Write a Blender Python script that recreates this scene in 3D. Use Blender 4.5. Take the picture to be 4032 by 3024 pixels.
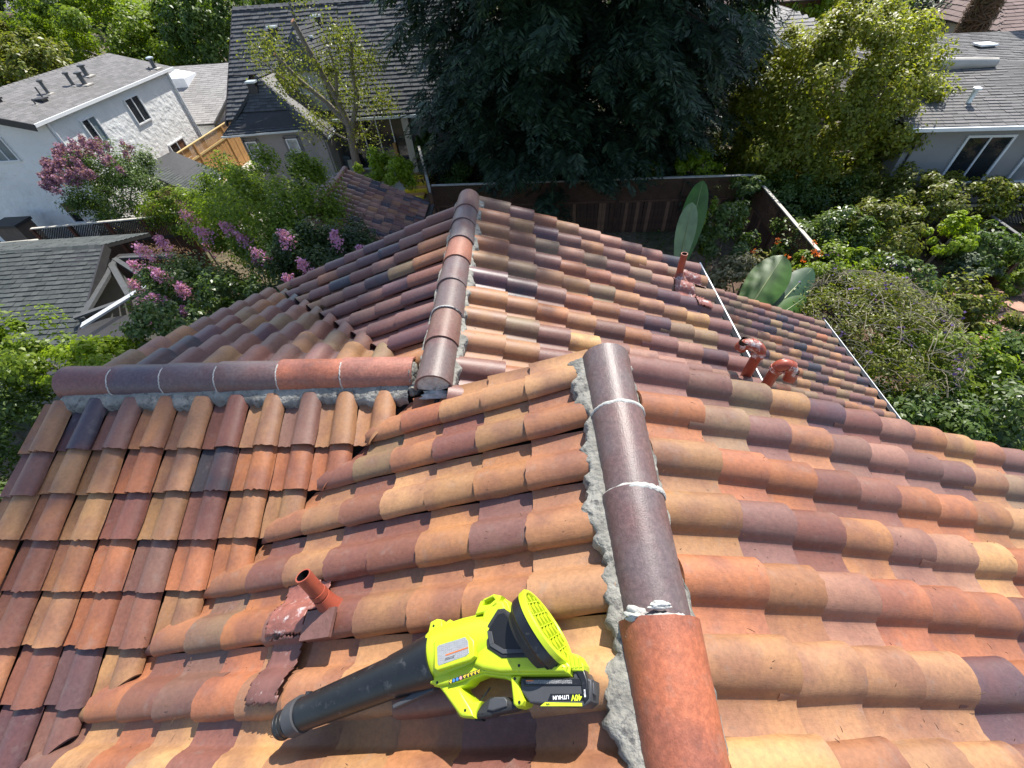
import bpy, bmesh, math, random
import numpy as np
from mathutils import Vector, Matrix, Euler

for o in list(bpy.data.objects): bpy.data.objects.remove(o)
SC = bpy.context.scene
COL = SC.collection
rnd = random.Random(7)

# ---------------------------------------------------------------- camera
cam = bpy.data.cameras.new('camera'); camo = bpy.data.objects.new('camera', cam); COL.objects.link(camo)
cam.sensor_width = 36.0; cam.lens = 14.52; cam.clip_start = 0.02; cam.clip_end = 900
camo.matrix_world = Matrix(((0.9983249, 0.02778105, 0.05075042, 0),
                            (0.01315015, 0.74260158, -0.66518416, 0),
                            (-0.05616686, 0.66473728, 0.74099233, 1.45), (0, 0, 0, 1)))
SC.camera = camo
# ---------------------------------------------------------------- light
SUN_AZ, SUN_EL = math.radians(20), math.radians(52)
w = bpy.data.worlds.new('World'); SC.world = w; w.use_nodes = True
nt = w.node_tree; nt.nodes.clear()
sky = nt.nodes.new('ShaderNodeTexSky'); sky.sky_type = 'NISHITA'; sky.sun_disc = False
sky.sun_elevation = SUN_EL; sky.sun_rotation = SUN_AZ
bg = nt.nodes.new('ShaderNodeBackground'); bg.inputs[1].default_value = 0.135
wo = nt.nodes.new('ShaderNodeOutputWorld')
nt.links.new(sky.outputs[0], bg.inputs[0]); nt.links.new(bg.outputs[0], wo.inputs[0])
sl = bpy.data.lights.new('sun', 'SUN'); sl.energy = 4.6; sl.angle = math.radians(0.53); sl.color = (1, 0.955, 0.88)
so = bpy.data.objects.new('sun', sl); COL.objects.link(so)
sd = Vector((math.sin(SUN_AZ)*math.cos(SUN_EL), math.cos(SUN_AZ)*math.cos(SUN_EL), math.sin(SUN_EL)))
so.rotation_euler = sd.to_track_quat('Z', 'Y').to_euler(); so.location = sd*60
SC.view_settings.view_transform = 'Standard'; SC.view_settings.look = 'None'
SC.view_settings.exposure = 0.78; SC.view_settings.gamma = 1; SC.view_settings.use_curve_mapping = False

# ---------------------------------------------------------------- helpers
def tag(o, label=None, cat=None, group=None, kind=None):
    if label: o['label'] = label
    if cat: o['category'] = cat
    if group: o['group'] = group
    if kind: o['kind'] = kind
    return o
def empty(name, loc=(0,0,0), label=None, cat=None, group=None):
    o = bpy.data.objects.new(name, None); COL.objects.link(o); o.location = loc; o.empty_display_size = .1
    return tag(o, label, cat, group)
def link(name, me, parent=None, loc=None, rot=None):
    o = bpy.data.objects.new(name, me); COL.objects.link(o)
    if loc is not None: o.location = loc
    if rot is not None: o.rotation_euler = rot
    if parent is not None:
        o.parent = parent
        o.matrix_parent_inverse = parent.matrix_basis.inverted()   # children are given in world coordinates
    return o
class MB:
    def __init__(s): s.v = []; s.f = []; s.c = []; s.m = []
    def add(s, vs, fs, col=None, mi=0):
        b = len(s.v); s.v += [tuple(p) for p in vs]; s.f += [tuple(i+b for i in f) for f in fs]
        s.c += [col]*len(fs); s.m += [mi]*len(fs)
        return s
    def box(s, lo, hi, mi=0, col=None):
        x0,y0,z0 = lo; x1,y1,z1 = hi
        return s.add([(x0,y0,z0),(x1,y0,z0),(x1,y1,z0),(x0,y1,z0),(x0,y0,z1),(x1,y0,z1),(x1,y1,z1),(x0,y1,z1)],
                     [(0,3,2,1),(4,5,6,7),(0,1,5,4),(1,2,6,5),(2,3,7,6),(3,0,4,7)], col, mi)
    def bar(s, a, b, wd, ht, up=(0,0,1), mi=0, col=None):
        a = Vector(a); b = Vector(b); d = (b-a).normalized(); up = Vector(up)
        sx = d.cross(up)
        if sx.length < 1e-4: sx = d.cross(Vector((1,0,0)))
        sx.normalize(); uz = sx.cross(d).normalized()
        pts = []
        for p in (a, b):
            for i, j in ((-1,-1),(1,-1),(1,1),(-1,1)): pts.append(p + sx*i*wd/2 + uz*j*ht/2)
        return s.add(pts, [(0,1,2,3),(7,6,5,4),(0,4,5,1),(1,5,6,2),(2,6,7,3),(3,7,4,0)], col, mi)
    def tube(s, path, rad, n=10, mi=0, col=None, cap=True):
        path = [Vector(p) for p in path]; k = len(path)
        if not hasattr(rad, '__len__'): rad = [rad]*k
        rings = []; prev = None
        for i in range(k):
            t = (path[min(i+1,k-1)]-path[max(i-1,0)]).normalized()
            ref = prev if prev is not None else (Vector((0,0,1)) if abs(t.z) < .9 else Vector((1,0,0)))
            a = (ref - t*ref.dot(t)).normalized(); b = t.cross(a); prev = a
            rings.append([path[i] + (a*math.cos(2*math.pi*q/n) + b*math.sin(2*math.pi*q/n))*rad[i] for q in range(n)])
        vs = [p for r in rings for p in r]; fs = []
        for i in range(k-1):
            for q in range(n):
                fs.append((i*n+q, i*n+(q+1)%n, (i+1)*n+(q+1)%n, (i+1)*n+q))
        if cap: fs.append(tuple(reversed(range(n)))); fs.append(tuple((k-1)*n+q for q in range(n)))
        return s.add(vs, fs, col, mi)
    def mesh(s, name, smooth=None):
        me = bpy.data.meshes.new(name); me.from_pydata(s.v, [], s.f); me.update()
        if any(c is not None for c in s.c):
            at = me.color_attributes.new('Col', 'FLOAT_COLOR', 'CORNER'); buf = []
            for f, c in zip(s.f, s.c): buf += list(c or (1,1,1,1))*len(f)
            at.data.foreach_set('color', buf)
        if smooth is not None: shade(me, smooth)
        return me
    def build(s, name, mats, parent=None, smooth=None, kind=None):
        me = s.mesh(name, smooth)
        if not isinstance(mats, (list, tuple)): mats = [mats]
        for m in mats: me.materials.append(m)
        me.polygons.foreach_set('material_index', s.m)
        o = link(name, me, parent)
        if kind: o['kind'] = kind
        return o
def shade(me, deg):
    me.polygons.foreach_set('use_smooth', [True]*len(me.polygons))
    bm = bmesh.new(); bm.from_mesh(me); a = math.radians(deg)
    for e in bm.edges:
        if len(e.link_faces) == 2: e.smooth = e.calc_face_angle(0) < a
        else: e.smooth = True
    bm.to_mesh(me); bm.free()

# ---------------------------------------------------------------- materials
def newmat(name):
    m = bpy.data.materials.new(name); m.use_nodes = True; t = m.node_tree; t.nodes.clear()
    out = t.nodes.new('ShaderNodeOutputMaterial'); b = t.nodes.new('ShaderNodeBsdfPrincipled')
    t.links.new(b.outputs[0], out.inputs[0]); return m, t, b, out
def N(t, typ, **kw):
    n = t.nodes.new(typ)
    for k, v in kw.items():
        if k.startswith('i_'): n.inputs[int(k[2:])].default_value = v
        else: setattr(n, k, v)
    return n
def ramp(t, stops):
    r = t.nodes.new('ShaderNodeValToRGB'); e = r.color_ramp.elements
    while len(e) < len(stops): e.new(.5)
    for el, (p, c) in zip(e, stops): el.position = p; el.color = c if len(c) == 4 else (*c, 1)
    return r
def mix(t, fac, a, b, mode='MIX'):
    n = t.nodes.new('ShaderNodeMix'); n.data_type = 'RGBA'; n.blend_type = mode
    for sock, val in ((n.inputs[0], fac), (n.inputs[6], a), (n.inputs[7], b)):
        if isinstance(val, (int, float)): sock.default_value = val
        elif isinstance(val, tuple): sock.default_value = val if len(val) == 4 else (*val, 1)
        else: t.links.new(val, sock)
    return n.outputs[2]
def bump(t, b, h, strength=.3, dist=.01):
    n = t.nodes.new('ShaderNodeBump'); n.inputs['Strength'].default_value = strength; n.inputs['Distance'].default_value = dist
    t.links.new(h, n.inputs['Height']); t.links.new(n.outputs[0], b.inputs['Normal']); return n
def plain(name, col, rough=.6, var=.15, scale=6, spec=.5, bmp=0, bscale=60, metal=0, bdist=.01, rvar=0, dirt=None, coord='Object'):
    m, t, b, _ = newmat(name)
    tc = N(t, 'ShaderNodeTexCoord'); n = N(t, 'ShaderNodeTexNoise'); n.inputs['Scale'].default_value = scale; n.inputs['Detail'].default_value = 6
    t.links.new(tc.outputs[coord], n.inputs[0])
    lo = tuple(c*(1-var) for c in col); hi = tuple(min(1, c*(1+var)) for c in col)
    r = ramp(t, [(.3, lo), (.7, hi)]); t.links.new(n.outputs[0], r.inputs[0])
    cc = r.outputs[0]
    if dirt:
        n3 = N(t, 'ShaderNodeTexNoise'); n3.inputs['Scale'].default_value = dirt[2]; n3.inputs['Detail'].default_value = 8; n3.inputs['Roughness'].default_value = .7
        t.links.new(tc.outputs[coord], n3.inputs[0])
        r3 = ramp(t, [(dirt[1], (0,0,0)), (min(1, dirt[1]+.12), (1,1,1))]); t.links.new(n3.outputs[0], r3.inputs[0])
        cc = mix(t, r3.outputs[0], cc, dirt[0])
    t.links.new(cc, b.inputs['Base Color'])
    b.inputs['Roughness'].default_value = rough; b.inputs['Metallic'].default_value = metal
    b.inputs['Specular IOR Level'].default_value = spec
    if bmp:
        n2 = N(t, 'ShaderNodeTexNoise'); n2.inputs['Scale'].default_value = bscale; n2.inputs['Detail'].default_value = 5
        t.links.new(tc.outputs[coord], n2.inputs[0]); bump(t, b, n2.outputs[0], bmp, bdist)
    return m
def tile_mat(name, mode, gloss=0, spk=0):
    # clay tile: body colour comes from the object (or the face colour of joined far tiles), kiln flashing and mottling from noise
    m, t, b, _ = newmat(name)
    tc = N(t, 'ShaderNodeTexCoord'); oi = N(t, 'ShaderNodeObjectInfo')
    if mode == 'obj': base = oi.outputs['Color']
    else: at = N(t, 'ShaderNodeAttribute', attribute_name='Col'); base = at.outputs['Color']
    vec = tc.outputs['Object']
    if mode == 'obj':
        rv = N(t, 'ShaderNodeVectorMath', operation='ADD'); ml = N(t, 'ShaderNodeMath', operation='MULTIPLY'); ml.inputs[1].default_value = 37.0
        t.links.new(oi.outputs['Random'], ml.inputs[0]); t.links.new(vec, rv.inputs[0]); t.links.new(ml.outputs[0], rv.inputs[1]); vec = rv.outputs[0]
    fl = N(t, 'ShaderNodeTexNoise'); fl.inputs['Scale'].default_value = 5.0; fl.inputs['Detail'].default_value = 2
    t.links.new(vec, fl.inputs[0])
    fr = ramp(t, [(.42, (0,0,0)), (.64, (.80,.80,.80))]); t.links.new(fl.outputs[0], fr.inputs[0])
    flashcol = mix(t, .62, base, (.15, .062, .052))
    c1 = mix(t, fr.outputs[0], base, flashcol)
    sp = N(t, 'ShaderNodeTexNoise'); sp.inputs['Scale'].default_value = 55; sp.inputs['Detail'].default_value = 9; sp.inputs['Roughness'].default_value = .72
    t.links.new(vec, sp.inputs[0])
    sr = ramp(t, [(.30, (.78-.2*spk,)*3), (.5, (1,1,1)), (.70, (1.2+.5*spk,1.18+.5*spk,1.16+.5*spk))]); t.links.new(sp.outputs[0], sr.inputs[0])  # spk widens the speckle, painting a speckled sheen into the cap colour
    c2 = mix(t, 1.0, c1, sr.outputs[0], 'MULTIPLY')
    # greyish pale bloom and dark soot patches
    bl = N(t, 'ShaderNodeTexNoise'); bl.inputs['Scale'].default_value = 15; bl.inputs['Detail'].default_value = 8; bl.inputs['Roughness'].default_value = .65
    t.links.new(vec, bl.inputs[0])
    br = ramp(t, [(.56, (0,0,0)), (.76, (.36,.36,.36))]); t.links.new(bl.outputs[0], br.inputs[0])
    c3 = mix(t, br.outputs[0], c2, (.25, .205, .175))
    dk = N(t, 'ShaderNodeTexNoise'); dk.inputs['Scale'].default_value = 23; dk.inputs['Detail'].default_value = 10; dk.inputs['Roughness'].default_value = .75
    t.links.new(vec, dk.inputs[0])
    dr = ramp(t, [(.57, (0,0,0)), (.72, (.30,.30,.30))]); t.links.new(dk.outputs[0], dr.inputs[0])
    c4 = mix(t, dr.outputs[0], c3, (.085, .066, .06))
    t.links.new(c4, b.inputs['Base Color'])
    # darker, vitrified tiles are glossier
    hs = N(t, 'ShaderNodeRGBToBW'); t.links.new(c1, hs.inputs[0])
    mr = N(t, 'ShaderNodeMapRange'); mr.inputs[1].default_value = .05; mr.inputs[2].default_value = .22
    mr.inputs[3].default_value = .40 - gloss*.16; mr.inputs[4].default_value = .60 - gloss*.2; t.links.new(hs.outputs[0], mr.inputs[0])
    ad = N(t, 'ShaderNodeMath', operation='MULTIPLY_ADD'); ad.inputs[1].default_value = .22; t.links.new(sp.outputs[0], ad.inputs[0]); t.links.new(mr.outputs[0], ad.inputs[2])
    sb = N(t, 'ShaderNodeMath', operation='SUBTRACT'); sb.inputs[1].default_value = .1; t.links.new(ad.outputs[0], sb.inputs[0])
    t.links.new(sb.outputs[0], b.inputs['Roughness'])
    b.inputs['Specular IOR Level'].default_value = .5
    # extruded clay: fine lengthwise striation plus pits
    mp = N(t, 'ShaderNodeMapping'); mp.inputs['Scale'].default_value = (30, 150, 150); t.links.new(vec, mp.inputs[0])
    st = N(t, 'ShaderNodeTexNoise'); st.inputs['Scale'].default_value = 1; st.inputs['Detail'].default_value = 3; t.links.new(mp.outputs[0], st.inputs[0])
    pt = N(t, 'ShaderNodeTexNoise'); pt.inputs['Scale'].default_value = 170; pt.inputs['Detail'].default_value = 4; t.links.new(vec, pt.inputs[0])
    hm = N(t, 'ShaderNodeMath', operation='ADD'); t.links.new(st.outputs[0], hm.inputs[0]); t.links.new(pt.outputs[0], hm.inputs[1])
    bump(t, b, hm.outputs[0], .34+.35*spk, .0016)
    return m
def leaf_mat(name, cols, rough=.42, trans=.3, spec=.35):
    m, t, b, out = newmat(name)
    g = N(t, 'ShaderNodeNewGeometry')
    st = [(i/(len(cols)-1), c) for i, c in enumerate(cols)]
    r = ramp(t, st); t.links.new(g.outputs['Random Per Island'], r.inputs[0])
    t.links.new(r.outputs[0], b.inputs['Base Color']); b.inputs['Roughness'].default_value = rough; b.inputs['Specular IOR Level'].default_value = spec
    tr = N(t, 'ShaderNodeBsdfTranslucent'); tcol = mix(t, 1.0, r.outputs[0], (1.5, 1.6, .6), 'MULTIPLY'); t.links.new(tcol, tr.inputs[0])
    ms = N(t, 'ShaderNodeMixShader'); ms.inputs[0].default_value = trans
    t.links.new(b.outputs[0], ms.inputs[1]); t.links.new(tr.outputs[0], ms.inputs[2]); t.links.new(ms.outputs[0], out.inputs[0])
    return m
def shingle_mat(name, a, bcol, rough=.85):
    m, t, b, _ = newmat(name)
    at = N(t, 'ShaderNodeAttribute', attribute_name='Col')
    n = N(t, 'ShaderNodeTexNoise'); n.inputs['Scale'].default_value = 90; n.inputs['Detail'].default_value = 4
    tc = N(t, 'ShaderNodeTexCoord'); t.links.new(tc.outputs['Object'], n.inputs[0])
    c = mix(t, at.outputs['Fac'], a, bcol); r = ramp(t, [(.3, (.75,.75,.75)), (.7, (1.2,1.2,1.2))]); t.links.new(n.outputs[0], r.inputs[0])
    t.links.new(mix(t, 1.0, c, r.outputs[0], 'MULTIPLY'), b.inputs['Base Color']); b.inputs['Roughness'].default_value = rough
    bump(t, b, n.outputs[0], .4, .01)
    return m

M = {}
M['tile'] = tile_mat('clay_tile', 'obj'); M['tile_far'] = tile_mat('clay_tile_joined', 'col'); M['tile_glossy'] = tile_mat('clay_tile_glossy', 'obj', 1); M['cap'] = tile_mat('ridge_cap_clay', 'obj', .1, .45)
M['felt'] = plain('roof_felt', (.03,.025,.022), .9, bmp=.3)
M['mortar'] = plain('grey_mortar', (.25,.24,.21), .95, .35, 12, bmp=1.0, bscale=38, bdist=.014, dirt=((.095,.09,.085), .53, 26))
M['mortar_white'] = plain('pale_mortar', (.46,.455,.42), .95, .2, 30, bmp=.8, bscale=90, bdist=.006, dirt=((.33,.32,.3), .56, 40))
M['white_metal'] = plain('white_gutter_paint', (.74,.75,.74), .35, .06, 3, dirt=((.4,.38,.34), .62, 8))
M['gutter_in'] = plain('gutter_inside', (.08,.075,.07), .8)
M['stucco_beige'] = plain('beige_stucco', (.42,.36,.29), .9, .08, 2, bmp=.3, bscale=40)
M['stucco_white'] = plain('trowelled_white_stucco', (.76,.76,.74), .9, .05, 1.2, bmp=1.0, bscale=4.5, bdist=.05)
M['stucco_grey'] = plain('grey_stucco', (.30,.285,.27), .9, .07, 1.5, bmp=.3, bscale=30)
M['stucco_cream'] = plain('cream_stucco', (.48,.44,.36), .9, .07, 1.5)
M['trim_white'] = plain('white_trim', (.76,.77,.77), .45, .05, 4)
M['trim_dark'] = plain('dark_trim', (.035,.033,.033), .6)
M['trim_grey'] = plain('grey_trim', (.16,.155,.15), .6)
M['glass'] = plain('window_glass', (.02,.024,.028), .06, .3, 1.5, spec=.7)
M['glass_pale'] = plain('window_glass_with_blind', (.17,.22,.24), .12, .3, 2, spec=.7)
M['curtain'] = plain('white_net_curtain', (.42,.44,.42), .5, .4, 5, spec=.6)
M['glass_brown'] = plain('window_glass_brown_blind', (.17,.09,.06), .15, .2, 2, spec=.6)
M['new_wood'] = plain('new_cedar', (.46,.25,.085), .7, .22, 3, bmp=.2, bscale=30)
M['new_wood_lit'] = plain('sunlit_cedar_cap', (.55,.40,.17), .7, .12, 5)  # lit copy of the new cedar, sunlight put into the colour
M['old_wood'] = plain('weathered_redwood', (.075,.038,.024), .85, .45, 4, bmp=.3, bscale=25)
M['old_wood_pale'] = plain('sunbleached_wood', (.20,.11,.065), .85, .35, 4, bmp=.3, bscale=25)
M['cap_wood'] = plain('bleached_cap_board', (.50,.47,.40), .8, .2, 6)
M['lattice_dark'] = plain('dark_lattice', (.04,.036,.034), .8, .3, 4)
M['lattice_brown'] = plain('brown_lattice', (.12,.06,.035), .8, .3, 4)
M['post_red'] = plain('red_brown_post', (.11,.035,.02), .75, .3, 4)
M['sh_grey'] = shingle_mat('grey_shingle', (.12,.115,.11), (.18,.17,.165))
M['sh_dark'] = shingle_mat('charcoal_shingle', (.060,.063,.068), (.105,.108,.112))
M['sh_green'] = shingle_mat('green_grey_shingle', (.045,.052,.049), (.078,.086,.080))
M['sh_light'] = shingle_mat('light_grey_shingle', (.24,.225,.21), (.33,.31,.29))
M['sh_brown'] = shingle_mat('brown_shingle', (.15,.10,.085), (.22,.15,.13))
M['metal_dark'] = plain('painted_vent_metal', (.09,.09,.09), .5, .15, 8)
M['galv'] = plain('galvanised_metal', (.62,.68,.70), .35, .1, 5, metal=.3)
M['pipe_red'] = plain('terracotta_pipe_paint', (.33,.072,.04), .42, .15, 9, dirt=((.05,.03,.025), .60, 18), bmp=.2, bscale=50, bdist=.004)
M['pipe_peel'] = plain('peeling_pipe_paint', (.33,.072,.04), .42, .15, 9, dirt=((.80,.78,.74), .52, 11))
M['flash_peel'] = plain('peeling_flashing_paint', (.27,.10,.075), .45, .25, 14, dirt=((.60,.52,.50), .53, 15), bmp=.7, bscale=30, bdist=.008)
M['bark'] = plain('grey_bark', (.22,.185,.15), .9, .25, 9, bmp=.5, bscale=25, dirt=((.08,.065,.05), .57, 9))
M['bark_red'] = plain('redwood_bark', (.06,.032,.022), .95, .3, 9, bmp=.7, bscale=18, bdist=.03)
M['bark_palm'] = plain('palm_bark', (.13,.11,.095), .95, .3, 6, bmp=.6, bscale=12)
M['cut_wood'] = plain('fresh_cut_wood', (.62,.30,.14), .8, .15, 10)
M['asphalt'] = plain('asphalt', (.19,.19,.19), .9, .12, 3)
M['concrete'] = plain('concrete_slab', (.46,.43,.38), .9, .12, 2)
M['dry_grass'] = plain('dry_lawn', (.32,.215,.085), .95, .25, 2)
M['lawn'] = plain('green_lawn', (.12,.18,.035), .95, .35, 4)
M['paver'] = plain('pink_flagstone', (.42,.24,.17), .9, .2, 4)
M['mulch'] = plain('bark_mulch', (.10,.06,.04), .95, .5, 12, bmp=.6, bscale=20)
M['lime'] = plain('lime_plastic', (.50,.62,.02), .38, .05, 6, spec=.5, bmp=.12, bscale=160, bdist=.002, dirt=((.30,.36,.05), .61, 15))
M['lime_shade'] = plain('lime_plastic_shaded', (.44,.56,.012), .5, .05, 8)  # darker copy of the lime, recess shade put into its colour
M['black_plastic'] = plain('black_plastic', (.011,.012,.014), .36, .3, 10, spec=.5, bmp=.15, bscale=140, bdist=.002, dirt=((.06,.06,.062), .57, 22))
M['black_matte'] = plain('black_rubber', (.022,.022,.023), .62, .2, 20, bmp=.3, bscale=200, bdist=.002)
M['grey_plastic'] = plain('dark_grey_plastic', (.055,.056,.06), .5, .1, 20, dirt=((.10,.095,.09), .64, 18))
M['black_hole'] = plain('deep_black', (.004,.004,.005), .5)
M['print_white'] = plain('white_print', (.8,.8,.8), .5)
M['print_lime'] = plain('lime_print', (.62,.76,.03), .5)
M['print_orange'] = plain('orange_print', (.62,.15,.03), .5)
M['print_yellow'] = plain('yellow_print', (.80,.62,.04), .5)
M['print_blue'] = plain('blue_print', (.05,.20,.5), .5)
M['print_pink'] = plain('pink_print', (.7,.3,.3), .5)
def fineprint(name, bgc, fg, sc):
    m, t, b, _ = newmat(name)
    tc = N(t, 'ShaderNodeTexCoord'); mp = N(t, 'ShaderNodeMapping'); mp.inputs['Rotation'].default_value = (0, 0, -.2)
    t.links.new(tc.outputs['Object'], mp.inputs[0])
    br = N(t, 'ShaderNodeTexBrick'); br.inputs['Scale'].default_value = sc; br.inputs['Mortar Size'].default_value = .032; br.inputs['Brick Width'].default_value = .55; br.inputs['Row Height'].default_value = .11
    br.inputs['Color1'].default_value = (*fg, 1); br.inputs['Color2'].default_value = (*[(a+c)/2 for a, c in zip(fg, bgc)], 1); br.inputs['Mortar'].default_value = (*bgc, 1)
    t.links.new(mp.outputs[0], br.inputs[0]); t.links.new(br.outputs[0], b.inputs['Base Color']); b.inputs['Roughness'].default_value = .4
    return m
M['label'] = fineprint('printed_grey_label', (.36,.37,.38), (.12,.12,.125), 38)
M['label_dark'] = fineprint('printed_dark_label', (.03,.03,.032), (.5,.5,.5), 50)

# ---------------------------------------------------------------- tiled roof geometry
T = 0.382; SA = math.atan(T); CS, SN = math.cos(SA), math.sin(SA)
PROF0 = [(0,.021),(.003,.034),(.012,.051),(.030,.065),(.058,.075),(.090,.076),(.119,.068),(.142,.052),(.156,.034),(.165,.018),(.174,.007),(.188,.001),(.235,.000),(.268,.009)]
def crs(P, k=2):
    out = []
    for i in range(len(P)-1):
        p0 = P[max(i-1,0)]; p1 = P[i]; p2 = P[i+1]; p3 = P[min(i+2,len(P)-1)]
        for j in range(k):
            t = j/k
            out.append(tuple(.5*((2*b)+(-a+c)*t+(2*a-5*b+4*c-d)*t*t+(-a+3*b-3*c+d)*t*t*t) for a,b,c,d in zip(p0,p1,p2,p3)))
    return out+[P[-1]]
PROF = crs(PROF0, 2)
def prof_z(a, W):
    a = a % W; s = .264/W; a *= s
    for (a0,z0),(a1,z1) in zip(PROF0, PROF0[1:]):
        if a0 <= a <= a1: return z0+(z1-z0)*(a-a0)/(a1-a0)
    return .004
TH = .015; LIFT = .027
def tile_mesh(name, W, L, seed, segs=4, chip=.0015, broken=0):
    LIFT = .027 if W > .25 else .036
    """x: upslope (butt at 0, head at L), y: across (lip at 0, pan beyond), z: normal."""
    r = random.Random(seed); n = len(PROF); vs = []; s = W/.264
    buttn = [r.gauss(0, chip) for _ in range(n)]
    for i in range(segs+1):
        f = i/segs; x = L*f; tap = -.012*(1-f)+.010*f
        for j, (a, z) in enumerate(PROF):
            xx = x + (buttn[j] if i == 0 else 0)
            aa = a*s + tap*(1-a/.27)
            if j == 0: aa += r.gauss(0, chip)
            if broken and i == 0 and j < broken: xx += .006+.035*(1-j/broken)+r.uniform(0,.008)
            vs.append((xx, aa, z + TH + LIFT*(1-f)))
    m = len(vs)
    for v in vs[:m]:
        vs.append((v[0], v[1], v[2]-TH))
    for j, (a, z) in enumerate(PROF):         # underside follows the arch, offset inward near the lip
        pass
    fs = []
    for i in range(segs):
        for j in range(n-1):
            a = i*n+j
            fs.append((a, a+n, a+n+1, a+1)); fs.append((m+a, m+a+1, m+a+n+1, m+a+n))
        fs.append((i*n, m+i*n, m+(i+1)*n, (i+1)*n)); q = i*n+n-1
        fs.append((q, q+n, m+q+n, m+q))
    for j in range(n-1):
        fs.append((j, j+1, m+j+1, m+j)); q = segs*n+j; fs.append((q+1, q, m+q, m+q+1))
    # underside: pull the lip's lower vertices in so the side edge is visible as thickness
    vv = list(vs)
    for i in range(segs+1):
        for j in range(3):
            k = m+i*n+j; x, y, z = vv[k]; vv[k] = (x, y+TH*(.95-.25*j), z+TH*(.75-.2*j) if j else z+.004)
    me = bpy.data.meshes.new(name); me.from_pydata(vv, [], fs); me.update(); shade(me, 38)
    return me
WN, WW, EX, TL = .264, .245, .2675, .345
TVAR = {}
for W in (WN, WW):
    TVAR[W] = [tile_mesh('tile', W, TL, 10+i, 3, .0022, broken=(5 if i == 7 else 0)) for i in range(8)]
    for me in TVAR[W]: me.materials.append(M['tile'])
C_TAN=(.34,.175,.080); C_YEL=(.43,.235,.100); C_OTAN=(.325,.145,.066); C_ORG=(.33,.125,.056); C_RED=(.200,.082,.055); C_MAU=(.195,.098,.075)
C_PUR=(.115,.062,.066); C_DRK=(.055,.045,.054); C_OLV=(.235,.15,.085); C_PNK=(.31,.155,.105)
def pick(r, weights):
    cs, ws = zip(*weights); c = r.choices(cs, ws)[0]; k = r.uniform(.86, 1.14)
    return (c[0]*k, c[1]*k*r.uniform(.95,1.05), c[2]*k*r.uniform(.92,1.08), 1)
MIX_LEFT = [(C_TAN,2.6),(C_OTAN,4),(C_YEL,.6),(C_ORG,2),(C_RED,2.6),(C_MAU,2),(C_OLV,.6)]
MIX_RIGHT = [(C_TAN,3),(C_OTAN,2.5),(C_YEL,.9),(C_ORG,2),(C_RED,2),(C_MAU,2.6),(C_PUR,1.2),(C_OLV,1.6),(C_PNK,1)]
MIX_WING = [(C_TAN,2.4),(C_OTAN,3.2),(C_YEL,.8),(C_ORG,2.5),(C_RED,2.2),(C_MAU,2),(C_PUR,.8),(C_DRK,.25)]
MIX_BACK = [(C_MAU,3),(C_PUR,2),(C_DRK,.8),(C_RED,2),(C_OTAN,1.5),(C_TAN,1.2),(C_PNK,1),(C_OLV,.8)]
MIX_FARR = [(C_TAN,2.2),(C_YEL,1.2),(C_OTAN,2),(C_PNK,2.5),(C_MAU,3),(C_PUR,1.1),(C_DRK,.6),(C_OLV,2),(C_ORG,1)]
MIX_LOW = [(C_OLV,3),(C_MAU,3.5),(C_DRK,2),(C_PUR,1.5),(C_OTAN,1.5),(C_TAN,1),(C_ORG,.8)]
ALLT = []     # (screen size proxy, matrix, mesh, colour, clip planes)
CAMP = Vector((0,0,1.45))
def slope(apex, up, W, lips, butts, mixw, seed, keep, clips=(), flat_c=0, lift=0):
    """apex: a point on the crest plane at the ridge; up: horizontal unit upslope; lips: across coords; butts: horizontal distance below ridge."""
    r = random.Random(seed); upv = Vector((*up, 0)); dn = (-upv*CS + Vector((0,0,-SN))).normalized()
    nrm = (upv*-SN*1.0 + Vector((0,0,CS))).normalized(); ac = nrm.cross(-dn).normalized()
    rot = Matrix((-dn, ac, nrm)).transposed()
    ax = Vector((abs(round(ac.x)), abs(round(ac.y)), 0)); sg = 1 if (ac.x+ac.y) > 0 else -1
    for lip in lips:
        jl = r.gauss(0, .002)
        for b in butts:
            base = Vector(apex) - upv*b; base.z = apex[2] - T*b
            if ax.x: base.x = lip+jl
            else: base.y = lip+jl
            if not keep(base): continue
            p = base - nrm*(.075+TH+.013) + dn*r.gauss(0,.003) + nrm*r.uniform(-.001,.0025)
            R3 = rot @ Euler((r.gauss(0,.010), r.gauss(0,.006), r.gauss(0,.013))).to_matrix()
            me = r.choice(TVAR[W][:7]) if r.random() < .97 else TVAR[W][7]
            cc = pick(r, mixw)
            ALLT.append([p.copy(), R3.to_4x4(), me, cc, clips])
V1 = (Vector((1,-1,0)).normalized(), -2.461/math.sqrt(2))     # x-y=-2.461
V2 = (Vector((1,1,0)).normalized(), 1.084/math.sqrt(2))       # x+y=1.084
ZN = -.045                                 # near crest-plane apex
ZW, YR = -.42, 1.86                        # wing
ZF, XF = -.355, -.605                      # far ridge
g = lambda a, b, s: [a+s*i for i in range(int((b-a)/s+1.0001))]
XR = .39
# near left: upslope +X ; keep right of valley 1
slope((XR,0,ZN), (1,0), WN, [.097+WN*k for k in range(-6,6)], [.43+.2495*j for j in range(16)], MIX_LEFT, 3,
      lambda b: b.x - b.y > -2.461-.32, clips=[(V1[0], V1[1]-.012, 1)])
slope((XR,0,ZN), (-1,0), WN, [1.63-WN*k for k in range(0,12)], [.445+.2525*j for j in range(11)], MIX_RIGHT, 5, lambda b: True)
# wing front: upslope +Y ; keep left of valley 1
slope((0,YR,ZW), (0,1), WW, [-3.075+WW*k for k in range(0,16)], [.47+.2495*j for j in range(11)], MIX_WING, 8,
      lambda b: b.x - b.y < -2.461+.32 and b.x < -.65, clips=[(V1[0], V1[1]+.055, -1)])
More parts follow.
